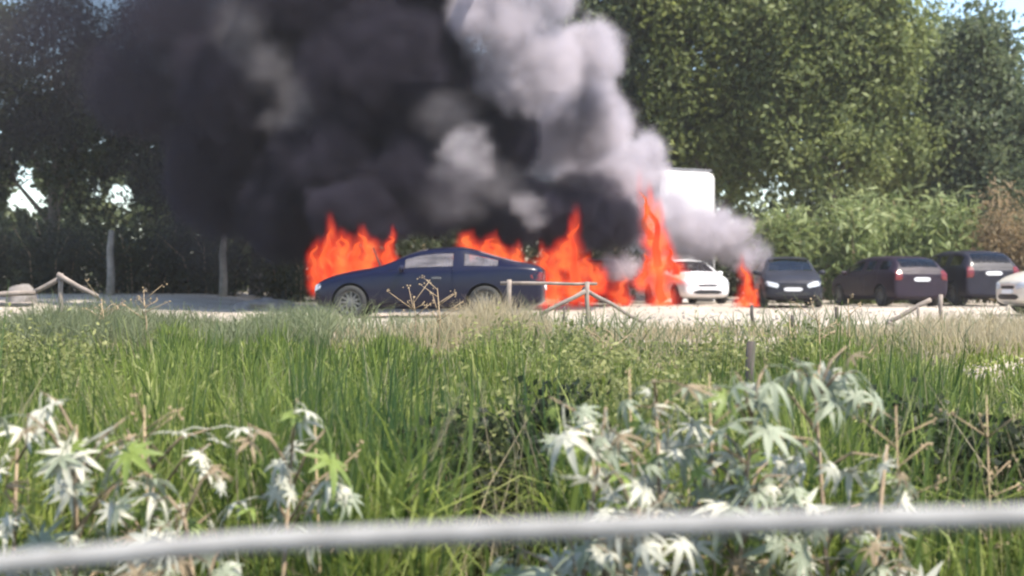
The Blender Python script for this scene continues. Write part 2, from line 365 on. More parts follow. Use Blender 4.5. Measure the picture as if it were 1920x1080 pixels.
def bush(name, label, px, d, h, rx, leaf, n_clump, n_leaf, size, droop, seed, cat='bush', group=None, wide=0.32, arch=0.0):
    rng = np.random.default_rng(seed); rnd = random.Random(seed)
    x = px2x(px, d); z0 = float(gz(x, d)); root = tag(empty(name, (x, d, z0)), label, cat, group)
    C = []; bm = bmesh.new()
    ns = max(6, n_clump // 9)
    for i in range(ns):
        a = rnd.uniform(0, 6.283); r0 = rnd.random() ** .5
        bx, by = r0 * rx * .45 * math.cos(a), r0 * rx * .4 * math.sin(a)
        tx, ty = bx * 2.0 + rnd.uniform(-.35, .35), by * 2.0 + rnd.uniform(-.3, .3)
        hh = h * rnd.uniform(0.6, 1.02) * (1 - .3 * r0 * r0)
        p0, p1, p2 = Vector((bx, by, -.1)), Vector((bx * 1.25, by * 1.25, hh * .6)), Vector((tx, ty, hh))
        tube(bm, [p0, p1, p2], [.035, .025, .008], 5)
        for q in range(max(2, n_clump // ns)):
            f = rnd.uniform(.15, 1)
            p = p0.lerp(p1, f / .6) if f < .6 else p1.lerp(p2, (f - .6) / .4)
            C.append((p.x, p.y, p.z))
    C = np.array(C)
    link('stem', bm_mesh('stem', bm), M['dry_stalk'], root, True)
    Vv, Ff, tt = leaves(rng, C, n_leaf, (wide, wide * .9, wide * .8), size, size * 0.2, droop, 0.3 + 0.5 * C[:, 2] / h * rng.uniform(.7, 1.2, len(C)), 0.16)
    link('foliage', np_mesh('foliage', Vv, Ff, tt), M[leaf], root)

BG = 'bushes along the back of the car park'
bl = [(1490, 'light green cane thicket behind the black hatchback', 47.5, 4.0, 1.0, 'leaf_cane', 31),
      (1600, 'light green cane thicket behind the plum hatchback, left of its roof', 47, 3.5, 1.0, 'leaf_cane', 32),
      (1690, 'tall bright cane thicket over the roof of the plum hatchback', 48, 4.2, 1.1, 'leaf_cane', 33),
      (1785, 'pale green cane thicket behind the dark sport utility car', 47.5, 3.8, 1.0, 'leaf_cane', 34),
      (1868, 'tan half-dry bush behind the dark sport utility car', 47, 3.9, 1.0, 'leaf_tan', 35),
      (1945, 'tan half-dry bush at the right picture edge', 46.5, 3.4, 1.0, 'leaf_tan', 36),
      (1405, 'dark bush between the white building and the cane', 49.5, 3.7, 1.0, 'leaf_dark', 37)]
for px, lb, d, h, rx, lf, sd_ in bl:
    bush('cane_thicket' if lf == 'leaf_cane' else 'bush', lb, px, d, h, rx, lf, 110, 44, .42 if lf == 'leaf_cane' else .26, .55, sd_, group=BG)
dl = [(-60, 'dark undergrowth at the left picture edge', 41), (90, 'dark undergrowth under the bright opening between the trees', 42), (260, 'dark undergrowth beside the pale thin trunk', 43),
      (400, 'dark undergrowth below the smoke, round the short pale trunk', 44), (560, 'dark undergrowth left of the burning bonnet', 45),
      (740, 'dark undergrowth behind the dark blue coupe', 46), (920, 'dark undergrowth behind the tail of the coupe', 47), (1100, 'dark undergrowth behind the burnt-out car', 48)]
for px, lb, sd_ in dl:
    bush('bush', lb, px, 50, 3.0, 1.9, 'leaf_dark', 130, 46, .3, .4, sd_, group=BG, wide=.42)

# the wood beyond, one mass of leaves
rng = np.random.default_rng(99)
k = 1150
C = np.stack([rng.uniform(-30, 32, k), rng.uniform(66, 72, k), rng.uniform(0.0, 1, k) ** .85 * 11.5], 1)
C[:, 2] *= np.where((C[:, 0] > -2) & (C[:, 0] < 17), 1.25, 1.0)
C[:, 2] *= 0.85 + 0.15 * np.sin(C[:, 0] * .55); C = C[~((C[:, 0] > 19.5) & (C[:, 2] > 7.0))]
Vv, Ff, tt = leaves(rng, C, 90, (.6, .5, .6), .42, .3, .5, rng.uniform(.15, .75, len(C)), .15)
c = Vv.reshape(-1, 4, 3).mean(1); q = c * (69 / c[:, 1])[:, None]      # openings low in the wood at left, where the sky shows
rag = .3 * np.sin(c[:, 0] * 5 + c[:, 2] * 4) + .2 * np.sin(c[:, 2] * 11 - c[:, 0] * 7)
keep = np.ones(len(c), bool)
for hx, hz, rx, rz in ((px2x(52, 69), 4.75, 1.15, .75), (px2x(44, 69), 5.6, .5, 1.1), (px2x(229, 69), 5.0, .75, .62), (px2x(181, 69), 5.1, .3, .33)):
    keep &= ((q[:, 0] - hx) / rx) ** 2 + ((q[:, 2] - hz) / rz) ** 2 > 1 + rag
Vv = Vv.reshape(-1, 4, 3)[keep].reshape(-1, 3); tt = tt.reshape(-1, 4)[keep].ravel(); Ff = np.arange(len(Vv)).reshape(-1, 4)
tag(link('distant_woodland', np_mesh('distant_woodland', Vv, Ff, tt), M['leaf_deep']), 'dense mass of trees filling the background', 'woodland', kind='stuff')

# two pale thin trunks at the left
for px, ytop, lb in ((207, 432, 'tall pale bare trunk at left, above the wooden fence'), (418, 440, 'shorter pale bare trunk between the fence and the flames')):
    d = 46.0; x = px2x(px, d); z0 = float(gz(x, d)); h = at(px, ytop, d).z - z0
    bm = bmesh.new()
    tube(bm, [(0, 0, -.2), (.02, 0, h * .35), (-.02, .02, h * .7), (.05, 0, h)], [.15, .12, .11, .09], 9)
    tag(link('dead_tree_trunk', bm_mesh('dead_tree_trunk', bm), M['pale_bark'], smooth=True), lb, 'tree trunk', 'pale bare trunks at left').location = (x, d, z0)

# white building behind the smoke
d = 52.0
x0, x1 = px2x(1222, d), px2x(1362, d); zt = at(0, 318, d).z
root = tag(empty('building', ((x0 + x1) / 2, d, 0), R(32)), 'white flat-topped building half hidden by smoke, right of the tall flame', 'building')
bm = bmesh.new(); box(bm, (0, 1.3, zt / 2 - .15), (x1 - x0, 2.6, zt + .3), bevel=.3); link('wall', bm_mesh('wall', bm), M['render'], root, False)
bm = bmesh.new(); box(bm, (0, 1.3, zt + .02), (x1 - x0 - .3, 2.3, .06), bevel=.02); link('roof', bm_mesh('roof', bm), M['roof'], root)
bm = bmesh.new(); box(bm, (.7, -.02, 1.05), (.9, .06, 2.1), bevel=.01); dr = link('door', bm_mesh('door', bm), M['dark'], root)
# ------------------------------------------------------------------ cars
def section(st):
    x, zb, zs, zt, w_, wr = st
    dz = zt - zs
    return [(0, zb), (w_ * .86, zb), (w_ * .985, zb + .10), (w_, zb + (zs - zb) * .58), (w_ * .985, zs - .03),
            (w_ * .945, zs + min(.03, .3 * dz)), (wr, zt - min(.075, .25 * dz)), (wr * .90, zt - min(.02, .1 * dz)), (wr * .5, zt), (0, zt + .012)]

def wheel_mesh(r, wd, spokes):
    bm = bmesh.new(); prof = [(r * .66, -wd / 2), (r * .93, -wd / 2), (r, -wd * .36), (r, wd * .36), (r * .93, wd / 2), (r * .66, wd / 2), (r * .62, wd * .2), (r * .62, -wd * .2)]
    n = 32; rings = []
    for i in range(n):
        a = 2 * math.pi * i / n
        rings.append([bm.verts.new((p[0] * math.cos(a), p[1], p[0] * math.sin(a))) for p in prof])
    for i in range(n):
        a, b_ = rings[i], rings[(i + 1) % n]
        for j in range(len(prof)):
            bm.faces.new((a[j], a[(j + 1) % len(prof)], b_[(j + 1) % len(prof)], b_[j]))
    ty = bm_mesh('tyre', bm)
    bm = bmesh.new()
    ro, y0 = r * .68, -wd * .44
    # rim ring
    prof = [(ro, y0), (ro, y0 + .03), (ro * .9, y0 + .03), (ro * .9, y0 + .004)]
    rings = []
    for i in range(n):
        a = 2 * math.pi * i / n
        rings.append([bm.verts.new((p[0] * math.cos(a), p[1], p[0] * math.sin(a))) for p in prof])
    for i in range(n):
        a, b_ = rings[i], rings[(i + 1) % n]
        for j in range(4): bm.faces.new((a[j], a[(j + 1) % 4], b_[(j + 1) % 4], b_[j]))
    for i in range(spokes):
        a = 2 * math.pi * i / spokes
        box(bm, (math.cos(a) * ro * .52, y0 + .025, math.sin(a) * ro * .52), (ro * .86, .025, ro * .17), Matrix.Rotation(-a, 3, 'Y'), .005)
    bmesh.ops.create_cone(bm, cap_ends=True, segments=16, radius1=ro * .22, radius2=ro * .18, depth=.04, matrix=Matrix.Translation((0, y0 + .02, 0)) @ Matrix.Rotation(R(90), 4, 'X'))
    rm = bm_mesh('rim', bm)
    bm = bmesh.new()
    bmesh.ops.create_cone(bm, cap_ends=True, segments=24, radius1=ro * .92, radius2=ro * .92, depth=.02, matrix=Matrix.Translation((0, y0 + .1, 0)) @ Matrix.Rotation(R(90), 4, 'X'))
    return ty, rm, bm_mesh('brake_disc', bm)

def patch(bvh, axis, sgn, u0, u1, v0, v1, off=.012, nu=6, nv=4, slant=0.0, roundc=.25):
    """a thin panel laid onto the body seen along an axis; u across, v up"""
    rows = []
    for j in range(nv):
        fv = j / (nv - 1); row = []
        for i in range(nu):
            fu = i / (nu - 1)
            cut = roundc * (abs(2 * fv - 1) ** 3) * (2 * fu - 1) * 0.5
            u = u0 + (u1 - u0) * (fu - cut); v = v0 + (v1 - v0) * (fv + slant * (fu - .5))
            o = Vector((sgn * 10, u, v)) if axis == 'x' else Vector((u, sgn * 10, v))
            dd = Vector((-sgn, 0, 0)) if axis == 'x' else Vector((0, -sgn, 0))
            hit = bvh.ray_cast(o, dd)
            if hit[0] is None: row.append(None)
            else: row.append(hit[0])
        rows.append(row)
    bm = bmesh.new(); dd = Vector((sgn, 0, 0)) if axis == 'x' else Vector((0, sgn, 0))
    vt = [[bm.verts.new(p + dd * off) if p else None for p in r] for r in rows]
    vb = [[bm.verts.new(p - dd * .01) if p else None for p in r] for r in rows]
    def f(*vs):
        if all(vs): bm.faces.new(vs)
    for j in range(nv - 1):
        for i in range(nu - 1):
            f(vt[j][i], vt[j][i + 1], vt[j + 1][i + 1], vt[j + 1][i])
    for i in range(nu - 1):
        f(vb[0][i], vb[0][i + 1], vt[0][i + 1], vt[0][i]); f(vt[-1][i], vt[-1][i + 1], vb[-1][i + 1], vb[-1][i])
    for j in range(nv - 1):
        f(vt[j][0], vt[j + 1][0], vb[j + 1][0], vb[j][0]); f(vb[j][-1], vb[j + 1][-1], vt[j + 1][-1], vt[j][-1])
    bmesh.ops.recalc_face_normals(bm, faces=bm.faces[:])
    return bm_mesh('panel', bm)

def car(name, label, spec, loc, rz, paint, glass='glass', wheel='alloy', panes=True, scale=1.0, group=None, spokes=10, bumper=None, lamps=True, seats=True, bonnet=None):
    """spec: stations, cabin indices; x runs from the nose (0) to the tail"""
    st = spec['st']; L = st[-1][0]; secs = [section(s) for s in st]; nseg = 9
    bm = bmesh.new(); rings = []
    for s, sec in zip(st, secs):
        rings.append([bm.verts.new((s[0], y, z)) for y, z in sec] + [bm.verts.new((s[0], -y, z)) for y, z in sec[-2:0:-1]])
    ids = []
    def idn(nm):
        if nm not in ids: ids.append(nm)
        return ids.index(nm)
    idn('body')
    n = len(rings[0])
    for i in range(len(rings) - 1):
        for k in range(n):
            seg = k if k < 9 else 17 - k
            side = 0 if k < 9 else 1
            nm = 'body'
            for (a, b_, segs, pname) in spec['parts']:
                if a <= i < b_ and seg in segs:
                    nm = pname + ('|%d' % side if pname in ('door', 'front_side_window', 'rear_side_window', 'rear_door', 'quarter_window') else '')
            f = bm.faces.new((rings[i][k], rings[i + 1][k], rings[i + 1][(k + 1) % n], rings[i][(k + 1) % n]))
            f.material_index = idn(nm)
    def cap(rg, nm, flip):
        for j in range(9):
            r0, r1 = rg[j], rg[j + 1]; l0, l1 = rg[(n - j) % n], rg[n - (j + 1)] if j + 1 < n else rg[0]
            vs = [r0, r1, l1, l0]; vs2 = []
            for v in vs:
                if v not in vs2: vs2.append(v)
            if len(vs2) > 2:
                f = bm.faces.new(vs2 if flip else vs2[::-1]); f.material_index = idn(nm)
    cap(rings[0], 'front_bumper', False); cap(rings[-1], 'rear_bumper', True)
    bmesh.ops.recalc_face_normals(bm, faces=bm.faces[:])
    me = bm_mesh('shell', bm)
    tmp = bpy.data.objects.new('tmp', me); col.objects.link(tmp)
    sm = tmp.modifiers.new('s', 'SUBSURF'); sm.levels = 2; sm.render_levels = 2
    # wheel arches
    cut = bmesh.new(); wr_ = spec['r']
    for wx in spec['wheels']:
        bmesh.ops.create_cone(cut, cap_ends=True, segments=28, radius1=wr_ + .055, radius2=wr_ + .055, depth=.56, matrix=Matrix.Translation((wx, st[5][4] - .02, wr_)) @ Matrix.Rotation(R(90), 4, 'X'))
        bmesh.ops.create_cone(cut, cap_ends=True, segments=28, radius1=wr_ + .055, radius2=wr_ + .055, depth=.56, matrix=Matrix.Translation((wx, -st[5][4] + .02, wr_)) @ Matrix.Rotation(R(90), 4, 'X'))
    cme = bm_mesh('cut', cut); co = bpy.data.objects.new('cut', cme); col.objects.link(co)
    dm = bpy.data.materials.new('slot')
    for nm in ids: me.materials.append(bpy.data.materials.new('slot_' + nm))
    cme.materials.append(dm)
    bo = tmp.modifiers.new('b', 'BOOLEAN'); bo.operation = 'DIFFERENCE'; bo.object = co; bo.solver = 'EXACT'; bo.material_mode = 'TRANSFER'
    dg = bpy.context.evaluated_depsgraph_get()
    ev = bpy.data.meshes.new_from_object(tmp.evaluated_get(dg))
    slots = [m_.name if m_ else '' for m_ in ev.materials]
    arch = [i for i, s in enumerate(slots) if s == dm.name]
    bpy.data.objects.remove(tmp); bpy.data.objects.remove(co)
    co_ = np.empty(len(ev.vertices) * 3); ev.vertices.foreach_get('co', co_); co_ = co_.reshape(-1, 3)
    polys = [(list(p.vertices), p.material_index) for p in ev.polygons]
    bvh = BVHTree.FromPolygons([Vector(c) for c in co_], [p[0] for p in polys])
    root = empty(name, loc, rz); root.scale = (scale,) * 3
    tag(root, label, 'car', group)
    mats = {'body': M[paint], 'door': M[paint], 'rear_door': M[paint], 'bonnet': M[bonnet or paint], 'boot_lid': M[paint], 'tailgate': M[paint], 'roof': M[paint],
            'front_bumper': M[bumper or paint], 'rear_bumper': M[paint]}
    groups = {}
    for vs, mi in polys:
        fc = co_[vs].mean(0); wi = int(np.argmin([abs(fc[0] - wx) for wx in spec['wheels']]))
        nm = 'wheel_arch|%d%d' % (wi, fc[1] > 0) if mi in arch else ids[mi] if mi < len(ids) else 'body'
        groups.setdefault(nm, []).append(vs)
    cx = L / 2
    for nm, fs in groups.items():
        base = nm.split('|')[0]
        isglass = 'window' in base or 'windscreen' in base
        if isglass and not panes: continue
        used = sorted({v for f in fs for v in f}); mp = {v: i for i, v in enumerate(used)}
        pts = co_[used].copy()
        if base not in ('body', 'wheel_arch'):
            # pull the border in a few millimetres: shut lines
            ed = {}
            for f in fs:
                for a, b_ in zip(f, f[1:] + f[:1]): ed[(min(a, b_), max(a, b_))] = ed.get((min(a, b_), max(a, b_)), 0) + 1
            bord = {v for e, c in ed.items() if c == 1 for v in e}
            cen = pts.mean(0)
            nb = {}
            for f in fs:
                for a in f: nb.setdefault(a, []).extend(f)
            for v in bord:
                d_ = co_[nb[v]].mean(0) - co_[v]; ln = np.linalg.norm(d_)
                if ln > 1e-6: pts[mp[v]] += d_ / ln * .007
        if isglass:
            fs2 = []
            for f in fs:
                a_, b2, c2 = co_[f[0]], co_[f[1]], co_[f[2]]
                nn_ = np.cross(b2 - a_, c2 - a_); out_ = a_ - np.array([L * .55, 0, .7])
                fs2.append(f if nn_.dot(out_) > 0 else f[::-1])
            fs = fs2
        pts[:, 0] -= cx
        pm = bpy.data.meshes.new(base); pm.from_pydata([tuple(p) for p in pts], [], [[mp[v] for v in f] for f in fs]); pm.update()
        m_ = M[glass] if isglass else M['dark'] if base == 'wheel_arch' else mats.get(base, M[paint])
        o = link(base, pm, m_, root, True)
        if base == 'door' and lamps:
            sgn = 1 if nm.endswith('0') else -1
            xh = spec.get('handle', 2.5)
            hm = patch(bvh, 'y', sgn, xh - .1, xh + .1, .80, .83, .03); 
            for v in hm.vertices: v.co.x -= cx
            link('handle', hm, M['alloy'] if spec.get('bright_handle') else M[paint], o)
    ty, rm, bd = wheel_mesh(wr_, .21, spokes)
    for wx in spec['wheels']:
        for s in (-1, 1):
            wo = link('wheel', ty, M['rubber'], root, True)
            wo.location = (wx - cx, s * (st[5][4] - .115), wr_); wo.rotation_euler = (0, random.random(), 0 if s < 0 else math.pi)
            if wheel: link('rim', rm, M[wheel], wo); link('brake_disc', bd, M['dark'], wo)
    def put(nm, pm, m_):
        if len(pm.polygons) == 0: return
        for v in pm.vertices: v.co.x -= cx
        link(nm, pm, m_, root)
    zn = spec['nose_z']; zt_ = spec['tail_z']; hw = st[1][4]; tw = st[-2][4]
    ch = M['charred']
    for s in (-1, 1):
        a, b_ = (hw * .50, hw * .99) if s > 0 else (-hw * .99, -hw * .50)
        put('headlight', patch(bvh, 'x', -1, a, b_, zn - .07, zn + .06, slant=.5 * s), M['lamp'] if lamps else ch)
        a, b_ = (tw * .72, tw * 1.02) if s > 0 else (-tw * 1.02, -tw * .72)
        put('taillight', patch(bvh, 'x', 1, a, b_, zt_ - spec.get('tail_h', .09), zt_ + spec.get('tail_h', .09)), M['red_lamp'] if lamps else ch)
        # door mirror
        bm = bmesh.new(); bmesh.ops.create_uvsphere(bm, u_segments=12, v_segments=8, radius=1, matrix=Matrix.Translation((spec['mirror'], s * (st[5][4] + .07), spec['mirror_z'])) @ Matrix.Diagonal((.06, .105, .07, 1)))
        tube(bm, [(spec['mirror'], s * (st[5][4] - .06), spec['mirror_z'] - .04), (spec['mirror'], s * (st[5][4] + .05), spec['mirror_z'] - .02)], [.02, .02], 6)
        put('mirror', bm_mesh('mirror', bm), M[paint])
    put('grille', patch(bvh, 'x', -1, -hw * .42, hw * .42, zn - .08, zn - .01), M['dark'] if lamps else ch)
    put('air_intake', patch(bvh, 'x', -1, -hw * .62, hw * .62, zn - .32, zn - .20), M['dark'] if lamps else ch)
    put('number_plate', patch(bvh, 'x', -1, -.26, .26, zn - .19, zn - .09, .025), M['plate'] if lamps else ch)
    pz = spec['plate_z']
    put('number_plate', patch(bvh, 'x', 1, -.26, .26, pz - .055, pz + .055, .02), M['plate'] if lamps else ch)
    if seats:
        for sx in spec['seats']:
            for s in (-1, 1):
                bm = bmesh.new()
                box(bm, (sx - cx, s * .36, .42), (.5, .48, .18), bevel=.05)
                box(bm, (sx - cx + .27, s * .36, .76), (.15, .46, .62), Matrix.Rotation(R(14), 3, 'Y'), .05)
                box(bm, (sx - cx + .37, s * .36, 1.13), (.1, .26, .17), None, .04)
                link('seat', bm_mesh('seat', bm), M['seat'], root)
        bm = bmesh.new(); box(bm, (spec['dash'] - cx, 0, .82), (.4, 1.4, .22), bevel=.06); link('dashboard', bm_mesh('dashboard', bm), M['dark'], root)
    return root, bvh, cx

COUPE = dict(st=[(0, .32, .60, .64, .60, .48), (.08, .22, .66, .74, .80, .62), (.42, .17, .76, .90, .88, .70), (.98, .17, .85, 1.0, .91, .74), (1.42, .17, .92, 1.06, .92, .75),
                 (1.92, .17, .945, 1.31, .92, .66), (2.28, .17, .95, 1.43, .92, .60), (2.98, .17, .97, 1.455, .92, .59), (3.06, .17, .975, 1.445, .92, .59), (3.34, .17, .985, 1.385, .92, .58),
                 (3.78, .17, 1.01, 1.24, .91, .60), (4.25, .19, 1.02, 1.13, .88, .66), (4.60, .24, .99, 1.07, .82, .66), (4.72, .34, .90, .96, .74, .60)],
             parts=[(0, 1, (0, 1, 2, 3, 4), 'front_bumper'), (0, 4, (6, 7, 8), 'bonnet'), (4, 7, (2, 3, 4), 'door'), (4, 6, (7, 8), 'windscreen'), (5, 7, (5,), 'front_side_window'),
                    (8, 10, (5,), 'rear_side_window'), (9, 11, (7, 8), 'rear_window'), (11, 13, (7, 8), 'boot_lid'), (12, 13, (0, 1, 2, 3), 'rear_bumper')],
             wheels=(.80, 3.52), r=.33, nose_z=.60, tail_z=.84, tail_h=.09, plate_z=.62, mirror=1.85, mirror_z=1.0, seats=(2.35, 3.15), dash=1.75, handle=2.55, bright_handle=True)
HATCH = dict(st=[(0, .34, .62, .68, .60, .5), (.08, .22, .72, .80, .78, .62), (.45, .18, .83, .95, .85, .70), (.92, .18, .91, 1.03, .87, .74),
                 (1.35, .18, .93, 1.27, .87, .68), (1.70, .18, .94, 1.42, .87, .63), (2.25, .18, .95, 1.47, .87, .62), (2.33, .18, .95, 1.47, .87, .62), (2.95, .18, .97, 1.46, .87, .61), (3.03, .18, .975, 1.455, .87, .61),
                 (3.48, .18, .99, 1.41, .86, .60), (3.82, .22, .99, 1.06, .83, .70), (3.95, .24, .93, 1.0, .81, .68), (4.02, .34, .86, .92, .74, .6)],
             parts=[(0, 1, (0, 1, 2, 3, 4), 'front_bumper'), (0, 3, (6, 7, 8), 'bonnet'), (3, 6, (2, 3, 4), 'door'), (7, 9, (2, 3, 4), 'rear_door'), (3, 5, (7, 8), 'windscreen'), (4, 6, (5,), 'front_side_window'), (7, 8, (5,), 'rear_side_window'),
                    (9, 10, (5,), 'quarter_window'), (10, 11, (7, 8), 'rear_window'), (12, 13, (5, 6, 7, 8), 'tailgate'), (12, 13, (0, 1, 2, 3), 'rear_bumper')],
             wheels=(.75, 3.28), r=.31, nose_z=.66, tail_z=.86, tail_h=.12, plate_z=.70, mirror=1.3, mirror_z=1.0, seats=(1.85, 2.75), dash=1.25, handle=2.1)
def wagonize(zs_, x_end, L_, roof):
    """upright-tailed body: hatch front, roof carried to the tail"""
    k = zs_
    st = [(x, zb * (1.0 + (k - 1) * 2), a * k, b_ * k, w_ * 1.04, wr * 1.06) for x, zb, a, b_, w_, wr in HATCH['st'][:9]]
    zb = st[5][1]
    st += [(3.10, zb, .98 * k, roof * k, .905, .66), (x_end, zb, 1.0 * k, (roof - .03) * k, .90, .65), (L_ - .11, zb + .02, 1.0 * k, 1.09 * k, .88, .72), (L_ - .06, zb + .05, .94 * k, 1.0 * k, .86, .72), (L_, zb + .12, .86 * k, .92 * k, .80, .66)]
    s = dict(HATCH); s['st'] = st
    return s
ESTATE = wagonize(1.02, 3.82, 4.22, 1.46); ESTATE.update(wheels=(.78, 3.38), plate_z=.80, tail_z=.92, tail_h=.14, nose_z=.67)
SUV = wagonize(1.14, 3.98, 4.36, 1.47); SUV.update(wheels=(.80, 3.48), r=.36, plate_z=.98, tail_z=1.02, tail_h=.16, nose_z=.74, mirror_z=1.14)

random.seed(4)
PC = 'cars parked in the back row'
# dark blue coupe, side on, nose to the left
d = 29.2
xL, xR = px2x(592, d), px2x(1028, d)
coupe, cb, ccx = car('coupe', 'dark blue coupe seen side on in front of the flames, nose to the left', COUPE, ((xL + xR) / 2, d, 0), R(-3), 'navy', 'sheen_glass', spokes=11, bumper='charred')
bm = bmesh.new(); tube(bm, [(1.36 - ccx, -.45, 1.04), (1.28 - ccx, -.45, 1.22), (1.20 - ccx, -.45, 1.44)], [.02, .016, .012], 6)
link('wiper', bm_mesh('wiper', bm), M['dark'], coupe)
# burnt-out car
car('burnt_car', 'burnt-out charred car shell wrapped in flames between the coupe and the white car', HATCH, (px2x(1128, 42.5), 44.3, 0), R(90), 'charred', panes=False, wheel='rusted', lamps=False, seats=True, bonnet='rusted')
# white hatchback
car('hatchback', 'white hatchback facing the camera with fire on its left side', HATCH, (px2x(1300, 44.5), 46.6, 0), R(104), 'white_paint', group=PC)
# black hatchback
car('hatchback', 'black hatchback facing the camera, right of the white hatchback', HATCH, (px2x(1500, 39.5), 41.4, 0), R(84), 'black_paint', group=PC, bonnet=None)
# plum hatchback from behind
car('hatchback', 'plum hatchback parked with its tail to the camera, middle of the three dark cars', ESTATE, (px2x(1697, 40.5), 42.6, 0), R(-90 + 14), 'maroon', 'dark_glass', group=PC)
# dark sport utility car from behind
car('sport_utility_car', 'dark violet sport utility car with its tail to the camera, last in the row', SUV, (px2x(1841, 41.5), 43.6, 0), R(-90 + 9), 'charcoal_paint', 'dark_glass', group=PC)
# pale car at the right edge
car('hatchback', 'pale beige car nosing in from the right picture edge', HATCH, (px2x(1893, 31) + 2.05, 31.5, 0), R(6), 'beige_paint', group=PC)

# ------------------------------------------------------------------ wooden fence, stakes, heap
def log(bm, a, b_, r0, r1, seed=0):
    a, b_ = Vector(a), Vector(b_); n = 5; rnd = random.Random(seed)
    pts = [a.lerp(b_, i / (n - 1)) + Vector((rnd.uniform(-1, 1), rnd.uniform(-1, 1), rnd.uniform(-1, 1))) * r0 * (.35 if 0 < i < n - 1 else 0) for i in range(n)]
    tube(bm, pts, [r0 + (r1 - r0) * i / (n - 1) for i in range(n)], 8)

def fence(label, d, parts, group='broken wooden fence bays along the bank'):
    ax = px2x(parts[0][1][0], d); root = tag(empty('wooden_fence', (ax, d, 0)), label, 'fence', group)
    for i, (nm, a, b_, r) in enumerate(parts):
        p, q = at(a[0], a[1], d), at(b_[0], b_[1], d)
        if nm == 'post': q.z = float(gz(q.x, d)) - .15; q.x = p.x
        p.y += (0 if nm == 'post' else -.06 if i % 2 else .06); q.y = p.y
        bm = bmesh.new(); log(bm, (p.x - ax, p.y - d, p.z), (q.x - ax, q.y - d, q.z), r * .72, r * .6, i)
        link(nm, bm_mesh(nm, bm), M['wood'], root, True)
    return root
fence('broken wooden fence bay in front of the coupe tail and the fire', 20.0,
      [('post', (1101, 528), (1101, 625), .05), ('post', (955, 524), (955, 620), .05), ('rail', (938, 531), (1120, 532), .036), ('brace', (1098, 545), (1012, 590), .045), ('brace', (1092, 540), (1205, 604), .045)])
fence('broken wooden fence bay in front of the dark sport utility car', 20.5,
      [('post', (1764, 552), (1764, 615), .045), ('post', (1722, 575), (1722, 615), .03), ('brace', (1748, 562), (1664, 606), .05), ('rail', (1664, 604), (1700, 620), .035)])
fence('broken wooden fence bay at the left picture edge', 20.0,
      [('post', (114, 512), (114, 625), .05), ('rail', (-60, 551), (68, 549), .06), ('rail', (-60, 572), (60, 570), .055), ('brace', (110, 514), (186, 556), .055), ('brace', (116, 520), (60, 548), .055), ('post', (-40, 535), (-40, 625), .05)])
for px, yt, dd, r, lb in ((1058, 575, 19.2, .02, 'thin stake left of the fence post before the fire'), (1414, 572, 20, .03, 'short stake below the right-hand small flame'),
                          (1486, 590, 18.5, .025, 'leaning stake below the black hatchback'), (1574, 575, 19.5, .035, 'short stake between the black and plum hatchbacks'), (1856, 598, 18.5, .02, 'thin stake on the sand below the dark sport utility car')):
    p = at(px, yt, dd); z0 = float(gz(p.x, dd)); bm = bmesh.new(); log(bm, (0, 0, -.15), (random.uniform(-.05, .05), 0, p.z - z0), r, r * .8, int(px))
    tag(link('wooden_stake', bm_mesh('wooden_stake', bm), M['dark_wood'], smooth=True), lb, 'stake', 'stakes on the bank').location = (p.x, dd, z0)
p = at(1402, 640, 12.0); z0 = float(gz(p.x, 12)); bm = bmesh.new(); log(bm, (0, 0, -.1), (.03, 0, p.z - z0), .045, .04, 3)
tag(link('old_post', bm_mesh('old_post', bm), M['dark_wood'], smooth=True), 'dark weathered post rising behind the pale-leaved castor plants', 'post').location = (p.x, 12, z0)

def heap(label, px, d, rx, h, seed, m_='sandheap'):
    bm = bmesh.new(); bmesh.ops.create_icosphere(bm, subdivisions=4, radius=1)
    for v in bm.verts:
        c = v.co.copy(); n_ = 1 + .25 * noise.noise(c * 1.8 + Vector((seed, 0, 0))) + .08 * noise.noise(c * 6)
        v.co = Vector((c.x * rx * n_, c.y * rx * n_, c.z * h * n_ if c.z > 0 else c.z * .2))
    x = px2x(px, d)
    tag(link('sand_heap', bm_mesh('sand_heap', bm), M[m_], smooth=True), label, 'heap').location = (x, d, float(gz(x, d)))
heap('grey sand heap behind the fence at the left edge', 38, 38, .45, .5, 3)
heap('low grey earth heap left of the coupe nose', 500, 36, .8, .3, 7)

rng = np.random.default_rng(77); n = 1500
yy = rng.uniform(19, 46, n); xx = rng.uniform(-1, 1, n) * yy * .42; rr = rng.uniform(.008, .045, n) ** 1.0
oc = np.array([(1, 0, 0), (0, 1, 0), (-1, 0, 0), (0, -1, 0), (0, 0, .7), (0, 0, -.5)])
V = (oc[None] * rr[:, None, None] * rng.uniform(.6, 1.3, (n, 6, 1)) + np.stack([xx, yy, gz(xx, yy) + rr * .3], 1)[:, None]).reshape(-1, 3)
of = np.array([(0, 1, 4), (1, 2, 4), (2, 3, 4), (3, 0, 4), (1, 0, 5), (2, 1, 5), (3, 2, 5), (0, 3, 5)])
tag(link('loose_stones', np_mesh('loose_stones', V, (np.arange(n)[:, None, None] * 6 + of[None]).reshape(-1, 3)), M['sandheap']), 'loose stones strewn over the sandy car park', 'stones', kind='stuff')

